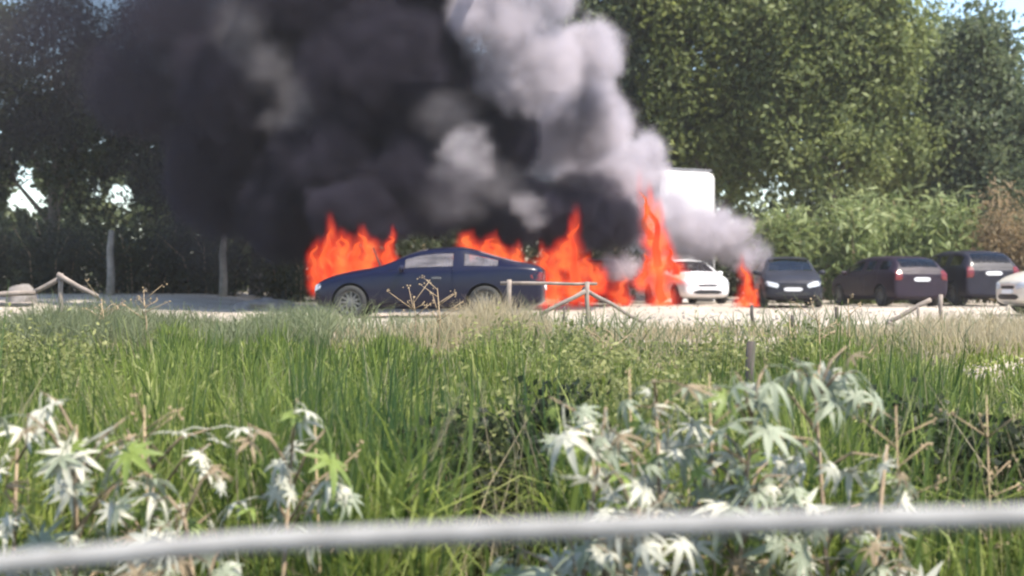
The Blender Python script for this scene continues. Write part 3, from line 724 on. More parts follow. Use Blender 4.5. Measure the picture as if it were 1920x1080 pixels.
# ------------------------------------------------------------------ grasses
def blades(rng, x, y, z, h, wdt, lean, tint, seg=3, curl=.6):
    n = len(x); a = rng.uniform(0, 2 * np.pi, n)
    dx, dy = np.cos(a), np.sin(a); fa = rng.uniform(0, 2 * np.pi, n); sx, sy = np.cos(fa), np.sin(fa) * .5
    V = np.empty((n, seg * 2 + 2, 3)); ln = lean * rng.uniform(.2, 1.3, n)
    for i in range(seg + 1):
        f = i / seg
        off = h * ln * f ** 1.8; zz = z + h * (f - curl * .5 * ln * f ** 3)
        wv = wdt * (1 - f ** 1.6 * .93) * .5
        V[:, 2 * i] = np.stack([x + dx * off - sx * wv, y + dy * off - sy * wv, zz], 1)
        V[:, 2 * i + 1] = np.stack([x + dx * off + sx * wv, y + dy * off + sy * wv, zz], 1)
    b0 = (np.arange(n) * (seg * 2 + 2))[:, None]
    Fc = np.concatenate([b0 + np.array([2 * i, 2 * i + 1, 2 * i + 3, 2 * i + 2]) for i in range(seg)], 0)
    return V.reshape(-1, 3), Fc, np.repeat(tint, seg * 2 + 2)

def field(name, label, seed, n, ylo, yhi, hfun, dens, wdt, lean, m_, tb, tv, cat='grass', curl=.6, nclump=0, cl=0.0, zoff=0.0, hlen=1.0):
    rng = np.random.default_rng(seed)
    y = rng.uniform(ylo ** 1.5, yhi ** 1.5, n) ** (1 / 1.5); x = rng.uniform(-1, 1, n) * (y * .40 + .6)
    if nclump:
        cx_ = rng.uniform(-1, 1, nclump); cy_ = rng.uniform(ylo, yhi, nclump); j = rng.integers(0, nclump, n)
        s = rng.random(n) < cl
        y = np.where(s, cy_[j] + rng.normal(0, .16, n), y); x = np.where(s, cx_[j] * (cy_[j] * .4 + .6) + rng.normal(0, .16, n), x); ct = np.where(s, rng.normal(0, 1, nclump)[j], 0); chh = np.where(s, rng.uniform(.75, 1.12, nclump)[j], 1.0)
    else: ct = np.zeros(n); chh = np.ones(n)
    keep = (rng.random(n) < dens(x, y)) & (y > 2.8); x, y, ct, chh = x[keep], y[keep], ct[keep], chh[keep]
    h = hfun(x, y) * rng.uniform(.5, 1.1, len(x)) * chh; z = gz(x, y) - .03 + zoff * h; h = h * hlen
    pn = np.sin(x * 1.7 + 1.3 * np.sin(y * 1.1)) * .5 + np.sin(x * .6 - y * .9) * .5
    ti = np.clip(tb + tv * (pn * .5 + ct * .7) + .6 * rng.normal(0, tv, len(x)), 0, 1)
    Vv, Fc, tt = blades(rng, x, y, z, h, wdt * rng.uniform(.6, 1.5, len(x)), lean, ti, curl=curl)
    return tag(link(name, np_mesh(name, Vv, Fc, tt), M[m_]), label, cat, kind='stuff')

def ppx(x, y): return 960 + x / y * F
def reed_h(x, y):
    p = ppx(x, y); top = -gz(x, y) + HC           # height up to eye level
    lump = np.sin(x * 2.1 + 1.7 * np.sin(y * 1.3)) * np.sin(y * 1.6 + x * .7)
    ytop = 632 + 20 * np.sin(p * .011) + 14 * np.sin(p * .031 + 1) + np.where(p > 1080, 20, 0) + np.clip(13 - y, 0, 6) * 15
    return np.clip(top - (ytop - 527) / F * y + .16 * lump, .15, 2.2)
def reed_d(x, y):
    p = ppx(x, y)
    return np.where((p > 810 + 14 * np.sin(y * 9)) & (p < 1045) & (y < 10.6), .012, 1.0) * np.where((p > 1040) & (p < 1640) & (y < 8.0), .15, 1.0) * np.where((p > 0) & (p < 580) & (y < 8.2), .2, 1.0) * np.where((p > 1640) & (y < 9.5), .25, 1.0)
field('reed_bed', 'tall green reeds and grass covering the bank below the car park', 1, 46000, 7.4, 16.8, reed_h, reed_d, .030, .22, 'grass_green', .34, .24, nclump=420, cl=.75, curl=.9)
field('long_grass', 'soft leaning yellow-green grass among the reeds', 2, 40000, 7.0, 17.2, lambda x, y: reed_h(x, y) * .92, lambda x, y: .8 * reed_d(x, y), .016, .75, 'grass_green', .68, .24, nclump=300, cl=.5, curl=1.2)
field('reed_leaves', 'arching reed leaves near the tops of the reeds', 12, 46000, 7.4, 17.0, reed_h, reed_d, .030, .95, 'grass_green', .55, .26, nclump=420, cl=.7, curl=1.3, zoff=.5, hlen=.42)
rng = np.random.default_rng(18); k = 1100
yy = rng.uniform(9, 15.0, k); pp = rng.uniform(-80, 2000, k); keep = (np.sin(pp * .013 + yy) + np.sin(pp * .005 + 2)) > .75; yy, pp = yy[keep], pp[keep]; xx = (pp - 960) / F * yy
C = np.stack([xx, yy, gz(xx, yy) + reed_h(xx, yy) * rng.uniform(.5, .93, len(xx))], 1)
Vv, Ff, tt = leaves(rng, C, 75, (.15, .15, .12), .055, .03, -.3, rng.uniform(.3, .9, len(C)), .15)
tag(link('leafy_weeds', np_mesh('leafy_weeds', Vv, Ff, tt), M['leaf_weed']), 'olive leafy weeds in patches among the reeds', 'weeds', kind='stuff')
field('reed_stand', 'stand of tall upright blue-green reeds left of the dark hollow', 22, 5200, 8.2, 11.0, lambda x, y: reed_h(x, y) * 1.08, lambda x, y: np.where((ppx(x, y) > 560) & (ppx(x, y) < 830 + 12 * (y - 8) ** 2), 1.0, .05), .034, .12, 'reed_blue', .5, .3, nclump=60, cl=.5)
def coupe_d(x, y):
    p = ppx(x, y); return np.where((p > 600) & (p < 1030), .35 + .65 * (np.sin(p * .06) > -.2), .0)
field('sill_grass', 'thin pale grass growing before the coupe', 23, 9000, 21.0, 27.3, lambda x, y: .20 + .16 * (np.sin(x * 4.1) * np.sin(x * 1.7 + 1)) ** 2, coupe_d, .014, .6, 'grass_near', .65, .25)
def dry_d(x, y):
    p = ppx(x, y)
    return np.clip(np.exp(-((p - 930) / 130) ** 2) + .8 * (p > 1420) * smooth(1420, 1750, p) + .25 + .4 * np.exp(-((p - 1250) / 160) ** 2), 0, 1)
def dry_h(x, y):
    p = ppx(x, y); return .28 + .42 * np.exp(-((p - 930) / 90) ** 2) + .15 * (p > 1700)
field('dry_grass', 'straw-coloured dry grass along the crest of the bank', 3, 26000, 15.0, 19.5, dry_h, dry_d, .011, .5, 'grass_dry', .55, .2)
field('dry_grass', 'straw blades scattered through the green bank', 4, 5000, 7.5, 16.0, lambda x, y: reed_h(x, y) * 1.02, lambda x, y: np.ones_like(x) * .8, .013, .35, 'grass_dry', .6, .2)
def leftveg_d(x, y):
    p = ppx(x, y); return np.where(p < 620, 1.0, .12)
field('grey_weeds', 'greyish weeds along the crest at left', 6, 30000, 15.5, 20.5, lambda x, y: .50 + .14 * np.sin(x * 2) + .08 * np.sin(x * 5.3), leftveg_d, .018, .8, 'grass_near', .5, .2)
field('near_grass', 'short grey-green grass under the foreground rail', 5, 16000, 3.0, 6.4, lambda x, y: np.clip(HC - gz(x, y) - .215 * y, .12, .95), lambda x, y: np.ones_like(x), .010, .6, 'grass_near', .5, .22)

rng = np.random.default_rng(8); k = 800  # dark leaf mass added where deep shade lies between the reed stands
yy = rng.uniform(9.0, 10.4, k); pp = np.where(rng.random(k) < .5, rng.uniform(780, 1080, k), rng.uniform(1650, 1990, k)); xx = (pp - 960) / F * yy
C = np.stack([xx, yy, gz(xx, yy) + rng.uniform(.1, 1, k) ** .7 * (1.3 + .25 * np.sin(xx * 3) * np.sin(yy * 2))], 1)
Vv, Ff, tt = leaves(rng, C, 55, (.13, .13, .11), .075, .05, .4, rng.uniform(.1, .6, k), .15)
tag(link('shade_leaves', np_mesh('shade_leaves', Vv, Ff, tt), M['leaf_dark']), 'dark leaf mass added in the ditch to stand in for shade between the reeds', 'shade_leaves', kind='stuff')

# ------------------------------------------------------------------ castor plants with hanging star-shaped leaves
STALK = (0, -.95, .12)
def castor_leaf(name, lobes, droop, curl, seed, wd=.16):
    rnd = random.Random(seed); V = []; Fc = []; 
    c0 = 0; V.append((0, 0, 0)); tints = [.5]
    for i in range(lobes):
        a = R(-150 + 300 * i / (lobes - 1)) + rnd.uniform(-.08, .08)
        ln = (1.0 - .38 * abs(2 * i / (lobes - 1) - 1) ** 1.4) * rnd.uniform(.85, 1.1)
        d_ = Vector((math.sin(a), math.cos(a), 0)); s = Vector((d_.y, -d_.x, 0)); n_ = 5; prev = None; tw = rnd.uniform(-curl, curl)
        for j in range(n_ + 1):
            f = j / n_; wv = wd * ln * (math.sin(math.pi * min(1, .18 + .82 * f) ** .9) if j < n_ else .02) * .75
            dn = -droop * ln * f ** 1.7 * (1 + .3 * math.sin(seed + i)); fo = .25 * wv
            ctr = d_ * ln * (f * (1 - .35 * droop * f)) + Vector((0, 0, dn))
            sv = s * math.cos(tw * f) + Vector((0, 0, 1)) * math.sin(tw * f)
            b0 = len(V); V += [tuple(ctr - sv * wv + Vector((0, 0, fo))), tuple(ctr), tuple(ctr + sv * wv + Vector((0, 0, fo)))]
            tq = .5 + rnd.uniform(-.15, .15) - .25 * (f - .4); tints += [tq + .08, tq - .2, tq + .08]
            if prev is not None: Fc += [(prev, prev + 1, b0 + 1, b0), (prev + 1, prev + 2, b0 + 2, b0 + 1)]
            prev = b0
    # leaf stalk, a three-sided rod from the blade back to the branch
    st_ = [Vector((0, 0, 0)), Vector((0, -.45, .16)), Vector(STALK)]; b0 = len(V)
    for p in st_:
        for a in (0, 2.09, 4.19): V.append(tuple(p + Vector((math.cos(a), 0, math.sin(a))) * .028)); tints.append(.15)
    for j in range(2):
        for q in range(3): Fc.append((b0 + 3 * j + q, b0 + 3 * j + (q + 1) % 3, b0 + 3 * j + 3 + (q + 1) % 3, b0 + 3 * j + 3 + q))
    return np_mesh(name, V, Fc, np.clip(tints, 0, 1))

LV = {}
for m_ in ('castor_pale', 'castor_grey', 'castor_green', 'castor_brown'):
    LV[m_] = []
    for q in range(4):
        lm = castor_leaf('leaf_' + m_, (7, 8, 7, 9)[q], (.6, .3, .9, .15)[q] if m_ != 'castor_green' else .25, (.3, .5, .9, .4)[q], q * 7 + len(m_), .135 if m_ != 'castor_brown' else .10)
        lm.materials.append(M[m_]); LV[m_].append(lm)

def castor(label, px, d, ytop, mix, n, seed, spread=.55, size=.15):
    """mix: weights for pale, grey, green, brown leaves"""
    rnd = random.Random(seed); x = px2x(px, d); z0 = float(gz(x, d)); h = at(px, ytop - 55, d).z - z0
    root = tag(empty('castor_plant', (x, d, z0)), label, 'plant', 'castor plants on the near side of the ditch')
    bm = bmesh.new(); kinds = ['castor_pale', 'castor_grey', 'castor_green', 'castor_brown']
    main = [Vector((0, 0, -.1)), Vector((rnd.uniform(-.05, .05), 0, h * .4)), Vector((rnd.uniform(-.1, .1), rnd.uniform(-.1, .1), h * .86))]
    tube(bm, main, [.020, .015, .007], 7)
    tips = []
    n = int(n * 1.9); nb = 8 + n // 7; tips.append((main[1].lerp(main[2], .8), main[2])); nb += 1
    for i in range(nb - 1):
        f = rnd.uniform(.2, .97); s = main[0].lerp(main[1], f / .45) if f < .45 else main[1].lerp(main[2], (f - .45) / .55)
        a = i * 2.4 + rnd.uniform(-.4, .4); r_ = spread * rnd.uniform(.35, 1.0) * (1.15 - .5 * f)
        e = s + Vector((math.cos(a) * r_, math.sin(a) * r_ * .7, rnd.uniform(.05, .35)))
        if e.z > h: e.z = h - rnd.uniform(0, .1)
        m2 = s.lerp(e, .5) + Vector((0, 0, .06)); tube(bm, [s, m2, e], [.009, .007, .004], 6); tips.append((m2, e))
    stem = link('stem', bm_mesh('stem', bm), M['stalk'], root, True)
    for i in range(n):
        m2, e = tips[i % nb]; s = m2.lerp(e, 1 - .6 * rnd.random() ** 1.6)
        kd = rnd.choices(kinds, mix)[0]; o = bpy.data.objects.new('leaf', rnd.choice(LV[kd])); col.objects.link(o); o.parent = root
        sz = size * rnd.choice((.5, .75, .95, 1.1, 1.2, 1.4)) * rnd.uniform(.85, 1.15); o.scale = (sz, sz, sz)
        yaw = rnd.gauss(math.pi, .9); pitch = rnd.uniform(-1.45, .15)
        o.rotation_euler = (pitch, rnd.uniform(-.7, .7), yaw)
        o.location = s - o.rotation_euler.to_matrix() @ (Vector(STALK) * sz)
    return root
castor('pale withered castor plant at the left edge above the rail', 150, 7.0, 738, (7, 3, 1, 1), 26, 51, .5, .15)
castor('brown-leaved castor plant second from the left', 300, 7.3, 770, (4, 2, 1.5, 3), 26, 52, .5, .14)
castor('castor plant with one bright green tuft, third from the left', 520, 7.1, 775, (5, 3, 2, 1.5), 28, 53, .45, .14)
castor('low withered castor plant just above the rail at left', 370, 6.5, 900, (6, 2, .5, 3), 18, 54, .4, .14)
castor('castor plant at the left end of the right-hand clump, star leaf hanging out', 1100, 6.9, 700, (5, 3, 2, 1.5), 28, 55, .42, .15)
castor('tall brown-stemmed castor plant with white star leaves', 1225, 7.1, 668, (6, 2, 2, 2), 34, 56, .5, .15)
castor('broad grey-green castor plant in the middle of the right-hand clump', 1400, 7.0, 690, (2, 7, 1.5, .5), 38, 57, .6, .16)
castor('tallest castor plant with silvery upper leaves', 1550, 7.3, 640, (4, 6, .5, .5), 34, 58, .5, .15)
castor('withered castor plant at the right end of the clump', 1640, 6.9, 790, (5, 2, .5, 4), 24, 59, .42, .14)
castor('pale castor plant cut off by the left picture edge', 20, 7.2, 800, (6, 3, .5, 1), 22, 61, .45, .15)
castor('small withered castor plant touching the rail in the middle', 1190, 6.4, 905, (7, 2, .5, 2), 14, 60, .32, .14)

# dry branching weeds on the bank
def weed(label, px, d, ytop, seed):
    rnd = random.Random(seed); x = px2x(px, d); z0 = float(gz(x, d)); h = at(px, ytop, d).z - z0
    root = tag(empty('dry_weed', (x, d, z0)), label, 'weed', 'dry weeds on the bank'); bm = bmesh.new(); hb = bmesh.new()
    tube(bm, [(0, 0, -.1), (.03, 0, h * .5), (0, 0, h)], [.010, .008, .004], 5)
    for i in range(9):
        f = rnd.uniform(.45, .98); a = i * 2.4; l_ = rnd.uniform(.1, .3); e = Vector((math.cos(a) * l_, math.sin(a) * l_, h * f + l_ * rnd.uniform(.4, 1)))
        tube(bm, [(0, 0, h * f), e], [.005, .003], 4)
        for k_ in range(4):
            bmesh.ops.create_icosphere(hb, subdivisions=1, radius=rnd.uniform(.005, .012), matrix=Matrix.Translation(e + Vector((rnd.gauss(0, .02), rnd.gauss(0, .02), rnd.gauss(0, .02)))))
    link('stem', bm_mesh('stem', bm), M['dry_stalk'], root, True); tag(link('seed_head', bm_mesh('seed_head', hb), M['dry_stalk'], root), kind='stuff')
for i, (px, d, yt, lb) in enumerate([(270, 7.2, 760, 'brown dry weed among the left castor plants'), (590, 7.4, 790, 'brown dry weed right of the left castor plants'), (1180, 7.2, 690, 'brown dry weed in the right-hand castor clump'), (1330, 7.3, 700, 'brown dry weed in the middle of the right-hand castor clump'), (1680, 7.4, 760, 'brown dry weed right of the castor clump'), (1850, 8, 740, 'tall brown dry weed near the right picture edge'), (1480, 14, 590, 'dry branching weed below the black hatchback'), (1535, 13, 585, 'tall dry weed between the black and plum hatchbacks'), (1590, 13.5, 560, 'tall dark dry weed before the plum hatchback'),
                                    (1130, 12.5, 630, 'dry seeding weed on the crest below the fire'), (775, 16, 560, 'pale dry weed in front of the coupe door'), (820, 15.5, 540, 'pale dry weed in front of the coupe sill'), (190, 17, 560, 'grey dry weed by the left fence bay'), (270, 16, 560, 'grey dry weed right of the left fence bay')]):
    weed(lb, px, d, yt, 70 + i)

# ------------------------------------------------------------------ foreground rail
root = tag(empty('handrail', (0, 2.6, float(gz(0, 2.6)))), 'pale grey metal handrail crossing the bottom of the picture, out of focus', 'handrail')
zb = float(gz(0, 2.6))
bm = bmesh.new()
pts = [at(px, py, 2.6 + dd) - Vector((0, 2.6, zb)) for px, py, dd in ((-420, 1078, 0), (0, 1058, 0), (480, 1016, 0), (960, 996, .0), (1440, 980, 0), (1920, 968, 0), (2340, 958, 0))]
tube(bm, pts, [.0215] * 7, 16); link('rail', bm_mesh('rail', bm), M['rail'], root, True)
for p in (pts[0], pts[-1]):
    bm = bmesh.new(); tube(bm, [(p.x * .97, p.y, -.1), (p.x * .97, p.y, p.z)], [.022, .022], 12); link('post', bm_mesh('post', bm), M['rail'], root, True)

# ------------------------------------------------------------------ smoke and fire (real volumes)
def volume_object(name, lo, hi, vox, blobs, warps, soft, material, erode=.0, ero_scale=1.0, seed=0.0, mesh_at=None, stretch=1.0, detail=2.0):
    """blobs: (centre, radii, amount). A density grid is grown from warped blobs."""
    g = bpy.data.node_groups.new(name + '_grid', 'GeometryNodeTree')
    g.interface.new_socket('Geometry', in_out='OUTPUT', socket_type='NodeSocketGeometry')
    N = g.nodes; Lk = g.links.new
    def node(t, **kw):
        n_ = N.new(t)
        for k_, v in kw.items(): setattr(n_, k_, v)
        return n_
    pos = node('GeometryNodeInputPosition').outputs[0]; cur = pos
    for sc_, am in warps:
        nz = node('ShaderNodeTexNoise'); nz.inputs['Scale'].default_value = sc_; nz.inputs['Detail'].default_value = detail
        of = node('ShaderNodeVectorMath', operation='ADD'); of.inputs[1].default_value = (seed, seed * 1.7, seed * .3); sq = node('ShaderNodeVectorMath', operation='MULTIPLY'); sq.inputs[1].default_value = (1, 1, stretch); Lk(pos, sq.inputs[0]); Lk(sq.outputs[0], of.inputs[0]); Lk(of.outputs[0], nz.inputs['Vector'])
        sb = node('ShaderNodeVectorMath', operation='SUBTRACT'); sb.inputs[1].default_value = (.5, .5, .5); Lk(nz.outputs['Color'], sb.inputs[0])
        ml = node('ShaderNodeVectorMath', operation='SCALE'); ml.inputs['Scale'].default_value = am * 2; Lk(sb.outputs[0], ml.inputs[0])
        ad = node('ShaderNodeVectorMath', operation='ADD'); Lk(cur, ad.inputs[0]); Lk(ml.outputs[0], ad.inputs[1]); cur = ad.outputs[0]
    tot = None
    for c, r, am in blobs:
        s1 = node('ShaderNodeVectorMath', operation='SUBTRACT'); s1.inputs[1].default_value = tuple(c); Lk(cur, s1.inputs[0])
        s2 = node('ShaderNodeVectorMath', operation='DIVIDE'); s2.inputs[1].default_value = tuple(r); Lk(s1.outputs[0], s2.inputs[0])
        ln = node('ShaderNodeVectorMath', operation='LENGTH'); Lk(s2.outputs[0], ln.inputs[0])
        mp = node('ShaderNodeMapRange'); mp.interpolation_type = 'SMOOTHSTEP'
        mp.inputs['From Min'].default_value = 1.0; mp.inputs['From Max'].default_value = 1.0 - soft
        mp.inputs['To Min'].default_value = 0.0; mp.inputs['To Max'].default_value = am
        Lk(ln.outputs['Value'], mp.inputs['Value'])
        if tot is None: tot = mp.outputs[0]
        else:
            mx = node('ShaderNodeMath', operation='MAXIMUM'); Lk(tot, mx.inputs[0]); Lk(mp.outputs[0], mx.inputs[1]); tot = mx.outputs[0]
    if erode > 0:
        sq = node('ShaderNodeVectorMath', operation='MULTIPLY'); sq.inputs[1].default_value = (1, 1, stretch); Lk(pos, sq.inputs[0])
        nz = node('ShaderNodeTexNoise'); nz.inputs['Scale'].default_value = ero_scale; nz.inputs['Detail'].default_value = 3.0
        Lk(sq.outputs[0], nz.inputs['Vector'])
        mr_ = node('ShaderNodeMapRange'); mr_.inputs['From Min'].default_value = .3; mr_.inputs['From Max'].default_value = .7
        mr_.inputs['To Min'].default_value = 1 - erode; mr_.inputs['To Max'].default_value = 1.0
        Lk(nz.outputs['Fac'], mr_.inputs['Value'])
        mm = node('ShaderNodeMath', operation='MULTIPLY'); Lk(tot, mm.inputs[0]); Lk(mr_.outputs[0], mm.inputs[1]); tot = mm.outputs[0]
    vc = node('GeometryNodeVolumeCube'); vc.inputs['Min'].default_value = lo; vc.inputs['Max'].default_value = hi
    for ax, nm in enumerate(('Resolution X', 'Resolution Y', 'Resolution Z')):
        vc.inputs[nm].default_value = max(4, int((hi[ax] - lo[ax]) / vox))
    Lk(tot, vc.inputs['Density'])
    smn = node('GeometryNodeSetMaterial'); smn.inputs['Material'].default_value = material
    out = node('NodeGroupOutput'); src = vc.outputs[0]
    if mesh_at is not None:
        vm = node('GeometryNodeVolumeToMesh'); vm.inputs['Threshold'].default_value = mesh_at; Lk(src, vm.inputs['Volume'])
        ss = node('GeometryNodeSetShadeSmooth'); Lk(vm.outputs[0], ss.inputs['Geometry']); src = ss.outputs[0]
    Lk(src, smn.inputs['Geometry']); Lk(smn.outputs[0], out.inputs[0])
    me = bpy.data.meshes.new(name); o = bpy.data.objects.new(name, me); col.objects.link(o); me.materials.append(material)
    md = o.modifiers.new('grid', 'NODES'); md.node_group = g
    return o

def smokemat(name, color, dens, aniso=0.2):
    m = bpy.data.materials.new(name); m.use_nodes = True; t = m.node_tree; t.nodes.clear()
    pv = t.nodes.new('ShaderNodeVolumePrincipled'); pv.inputs['Color'].default_value = (*color, 1); pv.inputs['Density'].default_value = dens
    pv.inputs['Anisotropy'].default_value = aniso
    out = t.nodes.new('ShaderNodeOutputMaterial'); t.links.new(pv.outputs[0], out.inputs['Volume'])
    m.cycles.volume_sampling = 'DISTANCE' if hasattr(m.cycles, 'volume_sampling') else None
    return m

def firemat(name, strength, cols):
    m = bpy.data.materials.new(name); m.use_nodes = True; t = m.node_tree; t.nodes.clear()
    g = t.nodes.new('ShaderNodeNewGeometry'); mp = t.nodes.new('ShaderNodeMapping'); mp.inputs['Scale'].default_value = (2.2, 2.2, .6)
    t.links.new(g.outputs['Position'], mp.inputs['Vector'])
    nz = t.nodes.new('ShaderNodeTexNoise'); nz.inputs['Scale'].default_value = 1.2; nz.inputs['Detail'].default_value = 3
    t.links.new(mp.outputs[0], nz.inputs['Vector'])
    rp = t.nodes.new('ShaderNodeValToRGB'); cr = rp.color_ramp
    cr.elements[0].position = .35; cr.elements[0].color = (*cols[1], 1); cr.elements[1].position = .7; cr.elements[1].color = (*cols[2], 1)
    t.links.new(nz.outputs['Fac'], rp.inputs['Fac'])
    em = t.nodes.new('ShaderNodeEmission'); t.links.new(rp.outputs[0], em.inputs['Color']); em.inputs['Strength'].default_value = strength
    out = t.nodes.new('ShaderNodeOutputMaterial'); t.links.new(em.outputs[0], out.inputs['Surface'])
    return m

def glowmat(name, strength, cols):
    m = bpy.data.materials.new(name); m.use_nodes = True; t = m.node_tree; t.nodes.clear()
    a = t.nodes.new('ShaderNodeAttribute'); a.attribute_name = 'density'
    rp = t.nodes.new('ShaderNodeValToRGB'); cr = rp.color_ramp
    cr.elements[0].position = .08; cr.elements[0].color = (*cols[0], 1); cr.elements[1].position = .62; cr.elements[1].color = (*cols[2], 1)
    e = cr.elements.new(.33); e.color = (*cols[1], 1)
    t.links.new(a.outputs['Fac'], rp.inputs['Fac'])
    em = t.nodes.new('ShaderNodeEmission'); t.links.new(rp.outputs[0], em.inputs['Color'])
    mu = t.nodes.new('ShaderNodeMath'); mu.operation = 'MULTIPLY'; mu.inputs[1].default_value = strength
    t.links.new(a.outputs['Fac'], mu.inputs[0]); t.links.new(mu.outputs[0], em.inputs['Strength'])
    ab = t.nodes.new('ShaderNodeVolumeAbsorption'); ab.inputs['Color'].default_value = (0, 0, 0, 1)
    mu2 = t.nodes.new('ShaderNodeMath'); mu2.operation = 'MULTIPLY'; mu2.inputs[1].default_value = strength * 1.25
    t.links.new(a.outputs['Fac'], mu2.inputs[0]); t.links.new(mu2.outputs[0], ab.inputs['Density'])
    ad = t.nodes.new('ShaderNodeAddShader'); t.links.new(em.outputs[0], ad.inputs[0]); t.links.new(ab.outputs[0], ad.inputs[1])
    out = t.nodes.new('ShaderNodeOutputMaterial'); t.links.new(ad.outputs[0], out.inputs['Volume'])
    return m

def B(px, py, d, rx, rz, ry, am=1.0):
    s = d / F
    return (at(px, py, d), (rx * s, ry, rz * s), am)

def bounds(blobs, pad):
    lo = [min(c[i] - r[i] for c, r, _ in blobs) - pad for i in range(3)]; hi = [max(c[i] + r[i] for c, r, _ in blobs) + pad for i in range(3)]
    lo[2] = max(lo[2], .02)
    return tuple(lo), tuple(hi)

black = [B(690, 410, 34, 110, 60, 1.6), B(800, 350, 35, 130, 110, 2.0), B(660, 300, 36, 150, 130, 2.4), B(720, 150, 36, 200, 170, 2.8), B(640, 20, 37, 230, 150, 2.8), B(780, -40, 37, 170, 140, 2.4),
         B(560, 380, 37, 120, 110, 2.4), B(950, 400, 36, 130, 70, 1.6), B(1050, 412, 38, 100, 70, 1.5, .7), B(900, 260, 36, 110, 100, 1.6), B(1150, 430, 40, 60, 60, 1.0), B(500, 180, 38, 170, 190, 3.0, .8),
         B(400, 40, 39, 190, 140, 2.4, .2), B(1090, 380, 39, 90, 80, 1.2, .3), B(450, 310, 39, 140, 150, 3.0, .6), B(290, 170, 40, 150, 110, 2.4, .2), B(1115, 240, 36.6, 45, 90, .7, .22)]
lo, hi = bounds(black, .4)
tag(volume_object('black_smoke', lo, hi, .14, black, [(.45, .8), (1.3, .42), (2.8, .24)], .26, smokemat('black_smoke', (.062, .056, .078), 4.5), .5, 1.3, 1.0),
    'thick black smoke column rising from the burning cars', 'smoke', kind='stuff')
grey = [B(1190, 385, 44.2, 70, 75, 1.0), B(1130, 320, 42.5, 105, 100, 1.2), B(1090, 220, 37.5, 105, 110, 1.3), B(990, 130, 35.2, 118, 105, 1.2), B(940, 30, 34.8, 115, 110, 1.2), B(1095, 100, 36.5, 80, 70, 1.1), B(1010, -30, 35, 100, 90, 1.3, .8),
        B(1000, 270, 38, 100, 90, 1.2, .7), B(1428, 480, 41.5, 26, 28, .5, .4), B(1405, 495, 41.6, 24, 40, .4, .35), B(1375, 455, 47.8, 70, 52, 1.2, 1.0), B(1310, 435, 47.6, 85, 60, 1.7, 1.0), B(1245, 420, 47.6, 80, 65, 1.7, 1.0), B(1205, 315, 44, 50, 80, 1.0, .8), B(1300, 462, 48.5, 80, 36, 1.0, .9), B(1160, 500, 41, 50, 26, .5, .6), B(1285, 372, 47, 75, 45, .8, .14)]
lo, hi = bounds(grey, .4)
tag(volume_object('grey_smoke', lo, hi, .12, grey, [(.6, .5), (1.6, .38), (3.4, .22)], .42, smokemat('grey_smoke', (.80, .74, .80), 3.2), .5, 1.8, 5.0),
    'lavender-grey smoke billowing above the burning white hatchback', 'smoke', kind='stuff')
pale = [B(880, 282, 32.6, 70, 54, .6, .5), B(905, 305, 32.6, 46, 42, .5, .35), B(870, 335, 33, 85, 60, .7, .12), B(845, 385, 33, 90, 55, .7, .07), B(985, 385, 33, 44, 38, .45, .3), B(1000, 415, 33, 30, 28, .35, .2), B(450, 60, 34.6, 80, 90, .7, .05), B(500, 120, 34.6, 80, 70, .7, .07), B(565, 185, 34.6, 70, 75, .7, .10), B(545, 235, 34.6, 90, 26, .5, .08), B(840, 215, 33.2, 80, 60, .7, .06), B(930, 345, 33, 90, 60, .7, .07)]
lo, hi = bounds(pale, .5)
tag(volume_object('pale_smoke_puffs', lo, hi, .13, pale, [(.9, .4), (2.0, .28), (4.0, .14)], .8, smokemat('pale_smoke', (.66, .62, .65), 5.0), .6, 2.2, 9.0),
    'pale smoke puffs in front of the black column', 'smoke', kind='stuff')
thin = [B(230, 60, 44, 460, 190, 2.6), B(560, 360, 44, 260, 170, 2.0, .8), B(420, 420, 45, 230, 120, 1.8, .45), B(330, 330, 45, 200, 150, 1.8, .3), B(60, 440, 46, 260, 80, 1.6, .18), B(40, 220, 46, 260, 130, 1.6, .22)]
over = [((-7, 45, 15.0), (9, 11, 4.6), 1.0), ((-1, 38, 13.0), (5, 6, 4.0), 1.0)]  # unseen smoke overhead, added to cast shade on the left trees and ground
lo, hi = bounds(over, 1.0)
tag(volume_object('shading_smoke', lo, hi, .7, over, [(.2, 1.6), (.6, .6)], .5, smokemat('shading_smoke', (.10, .09, .10), .55), .3, .4, 2.0),
    'unseen top of the black smoke column above the picture, added to shade the trees and ground at left', 'smoke', kind='stuff')
lo, hi = bounds(thin, 1.2)
tag(volume_object('thin_smoke', lo, hi, .4, thin, [(.3, 1.2), (.9, .5)], .95, smokemat('thin_smoke', (.11, .095, .115), .8), .4, .5, 3.0),
    'thin dark smoke drifting across the trees at left', 'smoke', kind='stuff')

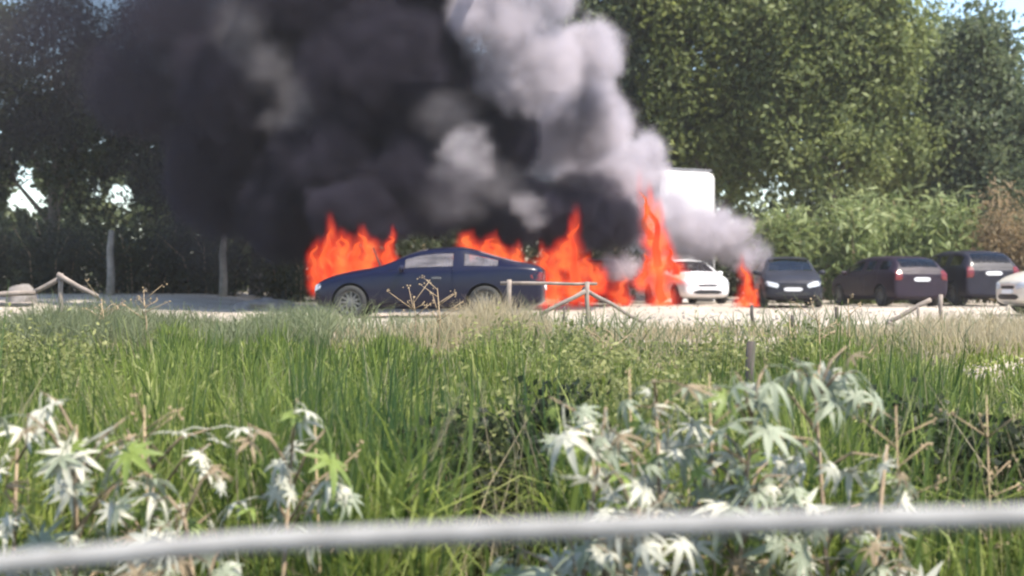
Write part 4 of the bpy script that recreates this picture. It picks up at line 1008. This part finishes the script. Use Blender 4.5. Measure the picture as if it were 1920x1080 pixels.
RED, ORG, YEL = (.74, .026, .020), (.88, .070, .028), (1.0, .24, .06)
fm = firemat('flame', .46, (RED, ORG, YEL)); gmv = glowmat('flame_glow', 4.2, (RED, ORG, YEL))
def T(px, yb, yt, d, w_, lean=0, am=1.0):
    """a tongue of flame: wide foot, thin tip"""
    out = []
    for j, f in enumerate((0, .3, .58, .8, .95)):
        rr = w_ * (1, .85, .62, .4, .22)[j]; hh = abs(yb - yt)
        out.append(B(px + lean * f * f + 5 * math.sin(px + j * 1.7), yb + (yt - yb) * f, d, rr, max(hh * .36, 14), .42 * (1, .9, .7, .5, .35)[j], am * (1, 1, .9, .75, .6)[j]))
    return out
fires = [
    ('fire', 'orange flames standing over the bonnet of the dark blue coupe', T(612, 520, 424, 30.5, 36, 4) + T(650, 510, 438, 30.6, 42, -10) + T(690, 505, 432, 30.6, 40, -12) + T(725, 495, 440, 30.6, 30, 8, .8) + T(592, 535, 455, 30.4, 28, -6, .8) + T(668, 510, 450, 30.6, 60, 0, .8) + T(630, 515, 445, 30.6, 46, 4, .8)),
    ('fire', 'low red flames along the roof and tail of the coupe', T(880, 480, 440, 31, 46, -8) + T(912, 482, 446, 31, 46, 6, .8) + T(935, 490, 452, 31, 46, -10) + T(975, 515, 462, 31, 42, -8) + T(1015, 540, 468, 31, 42, 8)),
    ('fire', 'broad red flames between the coupe tail and the burnt-out car', T(1036, 560, 470, 36, 44, 6) + T(1075, 545, 412, 36, 48, 4) + T(1112, 540, 476, 36, 36, -14, .8) + T(1058, 500, 434, 36, 40, 10)),
    ('fire', 'tallest red flame, leaping on the flank of the white hatchback', T(1240, 565, 450, 42, 42, -14) + T(1236, 500, 352, 41.8, 38, -36) + T(1215, 450, 365, 41.8, 30, -10) + T(1265, 515, 455, 42.4, 36, -20, .8) + T(1205, 530, 470, 42, 32, 12, .8)),
    ('fire', 'small flames licking inside the burnt-out car', T(1125, 540, 495, 42, 32, -6, .8) + T(1165, 565, 515, 42, 32, 6, .8) + T(1105, 565, 530, 42, 28, 0, .8)),
    ('fire', 'small red flame at the front corner of the black hatchback', T(1400, 572, 490, 41.2, 24, -6) + T(1416, 575, 530, 41.2, 18, 6, .8)),
]
for i, (nm, lb, bl_) in enumerate(fires):
    lo, hi = bounds(bl_, .3); wp = [(1.3, .22), (3.2, .15), (7.5, .06)]
    fo = tag(empty(nm, (0, 0, 0)), lb, 'fire', 'fires among the cars')
    for j in range(0, len(bl_), 5):
        tb_ = bl_[j:j + 5]; bm = bmesh.new(); P = []; Q = []
        for k_ in range(17):                      # a thin bright spine inside the tongue
            f = k_ / 16 * 4; a = min(3, int(f)); u = f - a; c0, c1 = Vector(tb_[a][0]), Vector(tb_[a + 1][0])
            c_ = c0.lerp(c1, u); c_.x += .05 * math.sin(k_ * .9 + i + j); c_.z = max(c_.z, .1)
            P.append(c_); Q.append(max(.006, tb_[0][1][0] * .22 * (1 - k_ / 16) ** .8))
        tube(bm, P, Q, 10); link('flame', bm_mesh('flame', bm), fm, fo, True)
    gl_ = volume_object('flame_glow', lo, hi, .06, bl_, wp, .95, gmv, .5, 3.6, 11.0 + i * 3, None, .22); gl_.parent = fo; gl_['kind'] = 'stuff'


# ------------------------------------------------------------------ smoky air over the whole place
bm = bmesh.new(); box(bm, (0, 36, 9.0), (110, 92, 25)); hz = tag(link('haze', bm_mesh('haze', bm)), 'thin smoky haze in the air', 'haze', kind='stuff')
hm = bpy.data.materials.new('haze'); hm.use_nodes = True; t = hm.node_tree; t.nodes.clear()
pv = t.nodes.new('ShaderNodeVolumePrincipled'); pv.inputs['Color'].default_value = (.92, .91, .92, 1); pv.inputs['Density'].default_value = .00045; pv.inputs['Anisotropy'].default_value = .3
out = t.nodes.new('ShaderNodeOutputMaterial'); t.links.new(pv.outputs[0], out.inputs['Volume']); hz.data.materials.append(hm)
